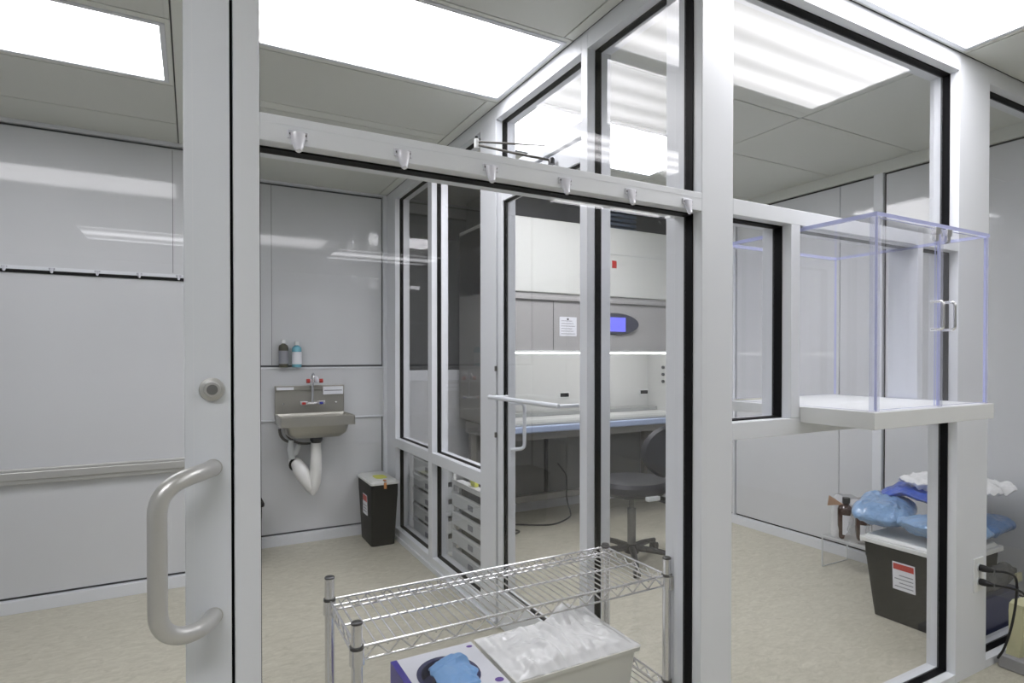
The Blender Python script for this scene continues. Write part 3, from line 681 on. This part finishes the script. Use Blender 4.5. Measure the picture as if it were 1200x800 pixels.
# ================================================================ PASS-THROUGH BOX
pt = empty('pass_through_box', (1.99, 1.2, 1.066), 'clear acrylic pass-through cabinet with two doors on a white platform through the front wall', 'cabinet')
PX0, PX1, PY0, PY1 = 1.68, 2.313, .964, 1.487; pz0, pz1 = 1.117, 1.664; T = .008
B('platform', 'whiteplastic', pt, 1.657, 2.333, .952, 1.1795, 1.067, 1.116, bevel=.002)
B('inner_platform', 'whiteplastic', pt, 1.657, 2.3165, 1.1795, 1.50, 1.082, 1.116, bevel=.002)
MB().box(1.70, 1.98, 1.455, 1.475, 1.1162, 1.1172).build('spacer_strip', 'packet', pt, label='thin pale tan strip at the back of the platform')
def apanel(name, x0, x1, y0, y1, z0, z1):
    """clear sheet whose thin edges show the lavender tint of acrylic"""
    mb = MB().box(x0, x1, y0, y1, z0, z1); mb.bm.faces.ensure_lookup_table()
    d = (x1-x0, y1-y0, z1-z0); ax = d.index(min(d))
    for f in mb.bm.faces:
        f.normal_update(); n = f.normal
        if abs(n[ax]) < .5: f.material_index = 1
    return mb.build(name, ['acryl', 'acryl_edge'], pt)
apanel('side_panel', PX0, PX0+T, PY0, PY1, pz0, pz1); apanel('side_panel', PX1-T, PX1, PY0, PY1, pz0, pz1)
apanel('top_panel', PX0-.002, PX1+.002, PY0-.004, PY1, pz1, pz1+.011)
xs = 2.018
apanel('door_panel', PX0+T+.001, xs-.002, PY0, PY0+T, pz0+.003, pz1-.003); apanel('door_panel', xs+.002, PX1-T-.001, PY0, PY0+T, pz0+.003, pz1-.003)
apanel('door_panel', PX0+T+.001, xs-.002, PY1-T, PY1, pz0+.003, pz1-.003); apanel('door_panel', xs+.002, PX1-T-.001, PY1-T, PY1, pz0+.003, pz1-.003)
for x0_, x1_ in ((PX0, PX0+.016), (PX1-.014, PX1)):
    MB().box(x0_, x1_, PY0-.003, PY0-.0005, pz0, pz1).build('corner_strip', 'acryl_strip', pt)
MB().box(PX0-.003, PX0-.0005, PY0-.003, PY0+.016, pz0, pz1).build('corner_strip', 'acryl_strip', pt)
MB().box(xs-.013, xs+.011, PY0-.003, PY0-.0005, pz0, pz1).build('meeting_strip', 'acryl_strip', pt)
apanel('meeting_strip', xs-.008, xs+.008, PY0+T+.001, PY0+T+.004, pz0+.003, pz1-.003)
for x in (1.966, 2.032):
    z0, z1 = 1.352, 1.436; yy = PY0-.034
    p = [Vector((x, PY0, z1))] + arc((x, yy+.010, z1-.010), .010, PI/2, PI, 5, (0, 1, 0), (0, 0, 1)) + arc((x, yy+.010, z0+.010), .010, PI, 1.5*PI, 5, (0, 1, 0), (0, 0, 1)) + [Vector((x, PY0, z0))]
    MB().tube(p, .0042, 10).build('door_handle', 'chrome', pt, label='small chrome D handle')
    MB().box(x-.002, x+.026, PY0-.014, PY0-.0005, 1.640, 1.660).box(x+.004, x+.022, PY0-.011, PY0-.0005, 1.620, 1.642).build('door_catch', 'chrome', pt, bevel=.001)
for z in (1.20, 1.58):
    MB().cyl((PX1+.002, PY0+.004), .004, z-.02, z+.02, 8).build('hinge', 'acryl_edge', pt)

# ================================================================ WIRE SHELF CART
wsx0, wsx1, wsy0, wsy1 = .318, 1.229, 1.306, 1.60
ws = empty('wire_shelf', (.775, 1.45, 0), 'chrome two-tier wire shelf unit standing behind the front pane', 'shelf')
def post(x, y, zt):
    p = MB().cyl((x, y), .0125, 0.004, zt, 16).build('post', 'chrome', ws)
    MB().lathe((x, y, zt-.001), [(.0001, 0), (.0132, 0), (.0132, .003), (.010, .0055), (.0001, .0055)], 16).build('post_cap', 'chrome_dark', p)
    for sz in (.63, .318):
        MB().lathe((x, y, sz-.042), [(.0127, 0), (.017, .001), (.0165, .036), (.0127, .037)], 16).build('shelf_collar', 'chrome', p)
        MB().lathe((x, y, sz-.004), [(.0127, 0), (.0158, 0), (.0158, .004), (.0127, .004)], 16).build('collar_ring', 'chrome_dark', p)
    MB().lathe((x, y, 0), [(.0001, 0), (.016, 0), (.016, .012), (.0001, .012)], 12).build('foot', 'rubber', p)
post(wsx0, wsy0, .680); post(wsx0, wsy1, .684); post(wsx1, wsy0, .676); post(wsx1, wsy1, .634)
def shelf(zs):
    sh = MB().tube([(wsx0, wsy0, zs-.004), (wsx1, wsy0, zs-.004)], .0032, 8).tube([(wsx0, wsy1, zs-.004), (wsx1, wsy1, zs-.004)], .0032, 8) \
        .tube([(wsx0, wsy0, zs-.004), (wsx0, wsy1, zs-.004)], .0032, 8).tube([(wsx1, wsy0, zs-.004), (wsx1, wsy1, zs-.004)], .0032, 8) \
        .tube([(wsx0, wsy0, zs-.034), (wsx1, wsy0, zs-.034)], .0028, 8).tube([(wsx0, wsy1, zs-.034), (wsx1, wsy1, zs-.034)], .0028, 8) \
        .tube([(wsx0, wsy0, zs-.034), (wsx0, wsy1, zs-.034)], .0028, 8).tube([(wsx1, wsy0, zs-.034), (wsx1, wsy1, zs-.034)], .0028, 8).build('shelf_tier', 'chrome', ws)
    def truss(p0, p1, n):
        p0 = Vector(p0); p1 = Vector(p1); mb = MB(); pts = []
        for k in range(2*n+1):
            q = p0.lerp(p1, k/(2*n)); q.z = zs-.006 if k % 2 else zs-.032; pts.append(q)
        for a, b in zip(pts, pts[1:]): mb.tube([a, b], .0022, 6)
        mb.build('truss_wire', 'chrome', sh)
    e = .018
    truss((wsx0+e, wsy0, 0), (wsx1-e, wsy0, 0), 16); truss((wsx0+e, wsy1, 0), (wsx1-e, wsy1, 0), 16)
    truss((wsx0, wsy0+e, 0), (wsx0, wsy1-e, 0), 5); truss((wsx1, wsy0+e, 0), (wsx1, wsy1-e, 0), 5)
    for y in (wsy0+.02, (wsy0+wsy1)/2, wsy1-.02):
        MB().tube([(wsx0, y, zs-.0145), (wsx1, y, zs-.0150)], .0030, 8).build('cross_wire', 'chrome', sh)
    nW = 38; first = None
    for k in range(nW):
        x = wsx0+.024+(wsx1-wsx0-.048)*k/(nW-1)
        if first is None:
            first = MB().tube([(x, wsy0, zs-.0105), (x, wsy1, zs-.0105)], .0023, 6).build('deck_wire', 'chrome', sh)
        else:
            c = first.copy(); col.objects.link(c); c.parent = sh; c.location.x = x-(wsx0+.024)
    return sh
shelf(.63); shelf(.318)
MB().tube([(wsx1-.004, wsy0-.014, .628), (wsx1+.006, wsy0-.018, .628), (wsx1+.006, wsy0-.018, .588), (wsx1-.004, wsy0-.014, .588)], .0026, 6).build('corner_clip', 'chrome', ws)

# ================================================================ GLOVE BOX AND TUB ON THE LOWER TIER
gb = empty('glove_box', (.60, 1.45, .312), 'white and violet cardboard glove box with an oval opening on the lower shelf tier', 'box')
gx0, gx1, gy0, gy1, gz0, gz1 = .492, .716, 1.325, 1.572, .3125, .434
def oval(cx, cy, rx, ry, z, n=32): return [(cx+math.cos(2*PI*k/n)*rx, cy+math.sin(2*PI*k/n)*ry, z) for k in range(n)]
def square_ring(x0, x1, y0, y1, z, n=32):
    pts = []
    cx, cy = (x0+x1)/2, (y0+y1)/2
    for k in range(n):
        a = 2*PI*k/n; c, s_ = math.cos(a), math.sin(a); m_ = max(abs(c), abs(s_))
        pts.append((cx+c/m_*(x1-x0)/2, cy+s_/m_*(y1-y0)/2, z))
    return pts
ocx, ocy, orx, ory = .592, 1.440, .083, .094
mb = MB()
mb.rings([square_ring(gx0, gx1, gy0, gy1, gz1), oval(ocx, ocy, orx, ory, gz1)], False, False)
mb.box(gx0, gx1, gy0, gy0+.002, gz0, gz1-.0005).box(gx0, gx1, gy1-.002, gy1, gz0, gz1-.0005).box(gx1-.002, gx1, gy0, gy1, gz0, gz1-.0005).box(gx0, gx1, gy0, gy1, gz0, gz0+.002)
mb.build('carton', 'card', gb, smooth=False)
MB().box(gx0-.018, gx0, gy0, gy1, gz0, gz1+.001).build('carton_end', 'violet', gb, bevel=.001, label='violet printed end of the carton')
MB().rings([oval(ocx, ocy, orx, ory, gz1+.0006), oval(ocx, ocy, orx-.012, ory-.014, gz1+.0003), oval(ocx, ocy, orx-.014, ory-.016, gz1-.03)], False, True).build('opening_rim', 'navy', gb, label='dark navy oval rim')
MB().rings([oval(.700, 1.548, .009, .007, gz1+.0004), oval(.700, 1.548, .0002, .0002, gz1+.0008)], False, False).build('print_mark', 'purple', gb)
MB().rings([oval(.697, 1.352, .012, .011, gz1+.0004), oval(.697, 1.352, .0002, .0002, gz1+.0008)], False, False).build('print_mark', 'purple', gb)
pillow('nitrile_glove', (.606, 1.425, .430), (.060, .078, .016), .2, 'glove', 'light blue glove bulging out of the oval box opening', 'glove', 5.5, wr=.016)

tb = empty('storage_tub', (.935, 1.45, .312), 'off-white open tub on the lower shelf tier, right of the glove box', 'tub')
tx0, tx1, ty0, ty1, tz0, tz1 = .745, 1.137, 1.332, 1.580, .3125, .428
R = []
for z, e in ((tz0, -.010), (tz1-.012, 0), (tz1-.012, .010), (tz1, .012), (tz1, -.004), (tz0+.006, -.014)):
    R.append(rrect(tx0-e, tx1+e, ty0-e, ty1+e, .012, z))
MB().rings(R).build('tub_body', 'tub', tb)
# crumpled clear liner heaped in the tub
mb = MB(); nx, ny = 100, 64; rows = []
for j in range(ny+1):
    row = []
    for i in range(nx+1):
        u, v = i/nx, j/ny
        x = tx0-.012+(tx1-tx0+.024)*u; y = ty0-.008+(ty1-ty0+.018)*v
        edge = min(u, 1-u, v, 1-v)*2
        p = Vector((x*8, y*8, 1.7))
        h = .008 + .016*min(1, edge*3)*(.5+noise.noise(p*.8)) + .020*abs(noise.noise(Vector((p.x*3.2, p.y*1.1, 2)))) + .006*abs(noise.noise(p*4.1))
        h += .045*math.exp(-((u-.72)**2/.010+(v-.93)**2/.03)) + .018*math.exp(-((u-.92)**2/.004+(v-.75)**2/.04))
        row.append((x+noise.noise(p*1.7)*.01*edge, y+noise.noise(p*1.9+Vector((5, 0, 0)))*.012*edge, tz1-.003+h*(.25+.75*min(1, edge*5))))
    rows.append(row)
mb.rings(rows, False, False, closed=False)
ln = mb.build('plastic_liner', 'film', None, label='crumpled clear plastic bags heaped on the off-white tub', cat='bag')
for p in ln.data.polygons: p.use_smooth = True
ln.modifiers.new('thickness', 'SOLIDIFY').thickness = .0006
lp = MB().tube([(1.03, 1.56, .45), (1.06, 1.55, .472), (1.09, 1.53, .470), (1.11, 1.50, .45), (1.115, 1.47, .436)], [.006, .008, .007, .008, .003], 8).build('plastic_twist', 'film', None, label='loose twist of clear plastic at the back right of the tub', cat='bag')

# ================================================================ OUTLET, PLUGS, CORDS
ou = empty('power_outlet', (2.765, Y0, .332), 'white duplex power outlet with two black plugs on the right hand post', 'outlet')
MB().box(2.727, 2.803, Y0-.006, Y0-.0002, .332, .466).build('cover_plate', 'whiteplastic', ou, bevel=.002)
for z in (.428, .372):
    MB().lathe((2.765, Y0-.006, z), [(.0001, 0), (.017, 0), (.016, .002), (.0001, .002)], 16, '-y').build('receptacle', 'greyplastic', ou)
def cord(name, pts, r, label, plug=None, m_='rubber', cat='cord', group=None):
    t = empty(name, pts[0], label, cat, group)
    sm = []
    P = [Vector(p) for p in pts]; P = [P[0]*2-P[1]] + P + [P[-1]*2-P[-2]]
    for a, b, c_, d in zip(P, P[1:], P[2:], P[3:]):
        for k in range(6):
            s_ = k/6; sm.append(.5*((2*b)+(c_-a)*s_+(2*a-5*b+4*c_-d)*s_**2+(3*b-a-3*c_+d)*s_**3))
    sm.append(P[-2])
    MB().tube(sm, r, 8).build('cable', m_, t)
    if plug:
        x, y, z = plug
        MB().tube([(x, y, z), (x, y-.010, z), (x, y-.028, z), (x+.004, y-.045, z-.001)], [.013, .0145, .012, .006], 12).build('plug', m_, t)
    return t
cord('hanging_cable', [(2.769, 1.122, .428), (2.80, 1.09, .425), (2.85, 1.085, .39), (2.86, 1.09, .30), (2.85, 1.10, .20), (2.845, 1.12, .11), (2.84, 1.14, .06)], .0045, 'black cord dropping from the upper plug of the post outlet', (2.765, Y0-.009, .428), group='cords of the post outlet')
cord('hanging_cable', [(2.769, 1.122, .372), (2.80, 1.09, .368), (2.85, 1.07, .35), (2.90, 1.07, .315), (2.95, 1.08, .28), (2.985, 1.10, .262)], .0045, 'black cord curving right from the lower plug to the pale yellow packet', (2.765, Y0-.009, .372), group='cords of the post outlet')
MB().box(2.90, 3.6, .98, 1.165, 0, .055).build('floor_unit', 'unit', None, bevel=.006, label='low grey unit on the corridor floor at the bottom right', cat='equipment')
mb = MB(); R = []
for j in range(8):
    t = j/7; R.append([(x+noise.noise(Vector((x*20, t*5, 1)))*.006, y+noise.noise(Vector((x*20, t*5, 4)))*.006, .056+.205*t) for x, y in ((2.925+.02*t, 1.10), (3.0, 1.085), (3.07, 1.10), (3.07, 1.145), (3.0, 1.155), (2.925+.02*t, 1.145))])
mb.rings(R).build('paper_packet', 'packet', None, label='crumpled pale yellow paper packet at the right edge by the cords', cat='packet')
MB().box(3.00, 3.13, 1.02, 1.075, .056, .12).build('small_case', 'maroon', None, bevel=.005, label='small maroon case at the lower right edge', cat='case')
# things on the floor behind the far right pane
MB().rbox(3.08, 3.48, 1.31, 1.365, 0.0, .17, .015).build('floor_carton', 'navy', None, label='dark navy carton on the floor behind the far right pane', cat='box')
pillow('bundled_bag', (3.27, 1.325, .245), (.19, .022, .06), 0, 'bag_dark', 'dark grey crumpled bag standing on the dark navy carton', 'bag', 6.6, wr=.012)
MB().box(3.40, 3.45, 1.292, 1.302, .21, .25).build('olive_card', 'packet', None, label='small olive card against the far right pane near the cords', cat='card')

# ================================================================ BIOSAFETY CABINET
bc = empty('biosafety_cabinet', (2.7, 3.8, 0), 'large biosafety cabinet with lit white work chamber at the back of the hood room', 'cabinet')
hx0, hx1, hy0, hy1 = 1.80, 3.60, 3.45, 4.16
B('upper_housing', 'cream', bc, hx0, hx1, hy0, hy1, 1.71, 2.215, bevel=.006)
MB().box(2.69, hx1-.01, hy0-.004, hy0, 2.02, 2.024).build('housing_seam', 'greyplastic', bc)
B('front_panel', 'hoodgrey', bc, hx0, hx1, hy0+.012, hy0+.10, 1.315, 1.71, bevel=.003)
B('ledge', 'hoodgrey', bc, hx0, hx1, hy0-.006, hy0+.05, 1.66, 1.685, bevel=.003)
B('side_shell', 'hoodside', bc, hx0, hx0+.035, hy0+.02, hy1, .80, 2.19); B('side_shell', 'hoodside', bc, hx1-.035, hx1, hy0+.02, hy1, .80, 1.71)
B('back_shell', 'hoodin', bc, hx0+.035, hx1-.035, 4.02, 4.10, .80, 1.71)
B('inner_side', 'hoodin', bc, hx0+.035, hx0+.045, hy0+.03, 4.02, .80, 1.31); B('inner_side', 'hoodin', bc, hx1-.045, hx1-.035, hy0+.03, 4.02, .80, 1.31)
B('inner_ceiling', 'hoodin', bc, hx0+.045, hx1-.045, hy0+.10, 4.02, 1.40, 1.42)
B('lamp_tube', 'lampstrip', bc, hx0+.10, hx1-.10, hy0+.15, hy0+.19, 1.37, 1.395, bevel=.006)
B('sash_edge', 'whiteplastic', bc, hx0+.02, hx1-.02, hy0+.002, hy0+.03, 1.303, 1.315)
B('lamp_lens', 'lampstrip', bc, hx0+.06, hx1-.06, hy0+.032, hy0+.06, 1.292, 1.306)
B('work_surface', 'hoodin', bc, hx0+.035, hx1-.035, hy0+.06, 4.02, .785, .81)
B('front_grille', 'hood_grille', bc, hx0+.03, hx1-.03, hy0+.0, hy0+.22, .80, .812)
B('rear_step', 'hood_grille', bc, hx0+.045, hx1-.045, 3.90, 4.015, .81, .84)
mb = MB()
for i in range(60):
    for j in range(3): mb.box(hx0+.06+i*.028, hx0+.074+i*.028, hy0+.012+j*.026, hy0+.022+j*.026, .812, .8125)
mb.build('grille_slots', 'seam', bc, kind='stuff')
B('armrest', 'bumper', bc, hx0+.01, hx1-.01, hy0-.03, hy0+.005, .755, .80, bevel=.008)
B('base_pan', 'hoodside', bc, hx0+.02, hx1-.02, hy0+.03, 4.10, .70, .785)
for x in (2.665, 3.505):
    o_ = B('power_socket', 'whiteplastic', bc, x-.05, x+.05, 4.012, 4.02, .935, .985)
    MB().box(x-.04, x+.04, 4.008, 4.012, .945, .975).build('socket_face', 'black', o_)
for z in (1.06, 1.12, 1.18):
    MB().lathe((hx1-.06, 3.82, z), [(.0001, 0), (.014, 0), (.014, .012), (.0001, .012)], 10, 'x').build('service_valve', 'darkgrey', bc)
mb = MB().rings([[(2.752+math.cos(2*PI*k/36)*.212, hy0+.012, 1.512+math.sin(2*PI*k/36)*.082) for k in range(36)], [(2.752+math.cos(2*PI*k/36)*.205, hy0-.004, 1.512+math.sin(2*PI*k/36)*.075) for k in range(36)]]).build('control_display', 'display', bc, label='oval control display with a blue screen')
MB().box(2.62, 2.83, hy0-.006, hy0-.004, 1.455, 1.56).build('screen', 'screen', mb)
MB().rings([[(2.752+math.cos(a)*.20, hy0-.0052, 1.505+math.sin(a)*.065) for a in [-1.35+2.2*k/10 for k in range(11)]]], False, False) if False else None
pn = MB().box(2.256, 2.40, hy0+.009, hy0+.0118, 1.415, 1.55).build('posted_notice', 'paper', bc, label='white printed notice taped on the hood front')
for k in range(6): MB().box(2.27, 2.385-(k % 3)*.012, hy0+.008, hy0+.009, 1.43+k*.018, 1.434+k*.018).build('text_line', 'ink', pn)
MB().lathe((2.325, hy0+.009, 1.535), [(.0001, 0), (.007, 0), (.006, .004), (.0001, .004)], 10, '-y').build('notice_magnet', 'rubber', pn)
MB().box(2.708, 2.748, hy0-.002, hy0, 1.92, 1.975).build('hazard_sticker', 'red', bc, label='small red hazard sticker')
MB().lathe((1.865, hy0+.012, 1.565), [(.0001, 0), (.016, 0), (.014, .01), (.0001, .01)], 12, '-y').build('lock_knob', 'darkgrey', bc)
MB().box(2.205, 2.209, hy0+.0105, hy0+.012, 1.32, 1.655).build('panel_seam', 'seam', bc)
for z, h_ in ((1.19, .09), (1.09, .07), (1.02, .06)): 
    pass
# stand
for x, y in ((hx0+.06, hy0+.12), (hx1-.06, hy0+.12), (hx0+.06, 4.05), (hx1-.06, 4.05)):
    lg = B('stand_leg', 'hoodside', bc, x-.022, x+.022, y-.022, y+.022, .03, .70)
    MB().cyl((x, y), .018, 0, .03, 12).build('levelling_foot', 'chrome', lg)
B('stand_bar', 'hoodside', bc, hx0+.08, hx1-.08, 4.03, 4.07, .12, .17); B('stand_bar', 'hoodside', bc, hx0+.04, hx0+.08, hy0+.14, 4.03, .12, .17)
B('stand_panel', 'midgrey', bc, hx0+.08, hx1-.08, 4.075, 4.085, .17, .70)
B('drain_pipe', 'rubber', bc, 2.228, 2.252, 3.60, 3.62, .30, .70)
MB().box(2.50, 2.72, 4.196, 4.204, .30, .50).build('junction_plate', 'midgrey', None, label='grey junction plate on the wall under the hood', cat='plate')
# exhaust hood on top with duct ribs
ex = empty('exhaust_plenum', (2.6, 3.8, 2.215), 'dark grey exhaust plenum between the hood top and ceiling with a ribbed blue-grey duct', 'duct')
B('plenum_box', 'darkgrey', ex, 1.84, 3.58, 3.60, 4.12, 2.216, 2.438)
mb = MB()
for k in range(6): mb.box(2.72, 3.02, 3.545, 3.598, 2.225+k*.035, 2.225+k*.035+.024)
mb.build('duct_rib', 'duct', ex, bevel=.005, kind='stuff')

cord('hood_cord', [(2.63, 4.06, .40), (2.66, 4.05, .36), (2.705, 4.04, .28), (2.68, 4.0, .12), (2.68, 3.95, .02), (2.6, 3.85, .008), (2.40, 3.75, .008), (2.25, 3.80, .008), (2.12, 3.88, .008), (2.02, 3.85, .006), (2.08, 3.72, .006), (1.98, 3.66, .006)], .006, 'black cord hanging from the wall and snaking over the floor under the hood')
MB().rbox(2.085, 2.165, 3.97, 4.045, 0, .11, .02).build('small_canister', 'whiteplastic', None, bevel=.004, label='small white canister on the floor under the hood', cat='canister')

# ================================================================ LAB STOOL
cx, cy = 2.40, 2.86
ch = empty('lab_chair', (cx, cy, 0), 'black vinyl lab stool with backrest in front of the biosafety cabinet', 'chair')
MB().cyl((cx, cy), .026, .10, .33, 18).cyl((cx, cy), .016, .33, .43, 14).build('gas_column', 'midgrey', ch)
MB().lathe((cx, cy, .055), [(.0001, 0), (.045, 0), (.045, .03), (.03, .055), (.0001, .055)], 18).build('hub', 'vinyl', ch)
for k in range(5):
    a = math.radians(20+72*k); ex_, ey_ = cx+math.cos(a)*.29, cy+math.sin(a)*.29
    lg = MB().tube([(cx+math.cos(a)*.03, cy+math.sin(a)*.03, .085), ((cx+ex_)/2, (cy+ey_)/2, .082), (ex_, ey_, .066)], [.022, .019, .014], 8).build('base_leg', 'vinyl', ch)
    ct = MB()
    for q in (-1, 1):
        n_ = Vector((-math.sin(a), math.cos(a), 0))*.012*q
        p = Vector((ex_, ey_, .027))+n_
        ct.tube([p-n_.normalized()*.008, p+n_.normalized()*.008], .026, 14)
    ct.tube([(ex_, ey_, .045), (ex_, ey_, .066)], .008, 8)
    ct.build('caster', 'rubber', lg)
R = []
for z, r_ in ((.425, .16), (.43, .20), (.455, .228), (.49, .232), (.512, .215), (.518, .16), (.512, .08)):
    R.append([(cx+math.cos(2*PI*k/36)*r_*1.0, cy+math.sin(2*PI*k/36)*r_*.95, z) for k in range(36)])
MB().rings(R).build('seat', 'vinyl', ch)
MB().box(cx-.10, cx+.10, cy-.08, cy+.08, .405, .428).build('tilt_mechanism', 'darkgrey', ch, bevel=.005)
MB().box(cx-.07, cx+.02, cy-.235, cy-.205, .425, .450).build('lever_plate', 'greyplastic', ch, bevel=.003)
bcx, bcy, bcz = cx+.105, cy-.21, .695
ang = math.radians(-35)
ux = Vector((math.cos(ang+.55), math.sin(ang+.55)+.0, 0)).normalized(); uy = Vector((-ux.y, ux.x, 0))
R = []
for d_, k_ in ((-.03, .6), (-.022, .92), (0, 1), (.022, .92), (.03, .6)):
    ring = []
    for k in range(32):
        a = 2*PI*k/32
        px_, pz_ = math.cos(a)*.19*k_, math.sin(a)*.165*k_*(1 if math.sin(a) > 0 else .9)
        dd = d_ + .25*px_*px_*2
        p = Vector((bcx, bcy, bcz+pz_)) + ux*px_*(1-.15*(pz_ < 0)*abs(pz_)/.165) + uy*dd
        ring.append(tuple(p))
    R.append(ring)
MB().rings(R).build('backrest', 'vinyl', ch, label='oval padded backrest')
bk = Vector((bcx, bcy, .66)) - uy*.035
MB().tube([(cx+.08, cy-.06, .415), (cx+.13, cy-.17, .395), (bk.x+.03, bk.y-.03, .41), (bk.x+.02, bk.y-.02, .55), tuple(bk)], [.016, .02, .022, .02, .018], 10).build('back_support', 'rubber', ch)
MB().tube([(bk.x+.03, bk.y-.03, .43), (bk.x+.03, bk.y-.03, .34)], .022, 12).build('height_knob', 'rubber', ch)

# ================================================================ DRAWER TOWERS
def drawer_tower(x0, x1, y0, y1, top, n, label, tray, gap=True):
    t = empty('drawer_tower', ((x0+x1)/2, (y0+y1)/2, 0), label, 'drawers', 'white drawer towers behind the middle partition')
    fx = x0
    mb = MB()
    mb.box(x0, x0+.02, y0, y0+.02, .03, top).box(x0, x0+.02, y1-.02, y1, .03, top).box(x1-.02, x1, y0, y0+.02, .03, top).box(x1-.02, x1, y1-.02, y1, .03, top)
    mb.box(x0, x1, y0, y1, top, top+.018).box(x0, x1, y0, y1, .03, .05)
    mb.m(1).box(x1-.006, x1, y0, y1, .05, top)
    mb.build('tower_frame', ['whiteplastic', 'darkgrey'], t, bevel=.003)
    for x, y in ((x0+.02, y0+.03), (x0+.02, y1-.03), (x1-.02, y0+.03), (x1-.02, y1-.03)):
        MB().cyl((x, y), .018, 0, .03, 12).build('foot', 'greyplastic', t)
    h = (top-.06)/n
    for k in range(n):
        z0 = .052+k*h; z1 = z0+h-(.03 if gap else .02)
        d = MB().box(x0-.006, x0+.004, y0+.022, y1-.022, z0, z1).box(x0+.004, x1-.008, y0+.024, y1-.024, z0, z0+.006).box(x0+.004, x1-.008, y0+.024, y0+.03, z0, z1-.01).box(x0+.004, x1-.008, y1-.03, y1-.024, z0, z1-.01)
        d = d.build('drawer', 'greyplastic', t, bevel=.002)
        MB().box(x0-.014, x0-.006, y0+.022, y1-.022, z1-.010, z1).build('drawer_lip', 'whiteplastic', d, bevel=.002)
        ym = (y0+y1)/2
        MB().box(x0-.010, x0-.006, ym-.03, ym+.03, z0+.02, z0+.05).build('label_plate', 'ink', d)
    if tray:
        MB().box(x0-.016, x1, y0+.01, y1-.03, top+.02, top+.026).box(x0-.016, x0-.012, y0+.01, y1-.03, top+.026, top+.04).build('tray', 'whiteplastic', t, bevel=.002, label='white tray jutting out on top')
    return t
drawer_tower(1.372, 1.432, 2.72, 3.285, .505, 4, 'white four-tier drawer rack with a tray on top, left of the hood room door', True)
drawer_tower(1.372, 1.452, 3.40, 3.99, .60, 5, 'white slotted drawer rack farther back, next to the small corner bin', False, gap=False)
for nm, y, m_, lb in (('spray_bottle', 2.80, 'yellow', 'small bottle with a yellow label on the near drawer tower'), ('spray_bottle', 3.05, 'tan', 'small tan bottle on the near drawer tower, far end')):
    pass
for (y, c_, lb) in ((3.05, 'yellow', 'small yellow packet on the near drawer tower, at its far end'), (2.86, 'yellow', 'small yellow packet on the near drawer tower, at its middle')):
    MB().box(1.40, 1.425, y-.03, y+.03, .532, .585).build('small_packet', c_, None, bevel=.004, label=lb, cat='packet', group='packets on the drawer tower')
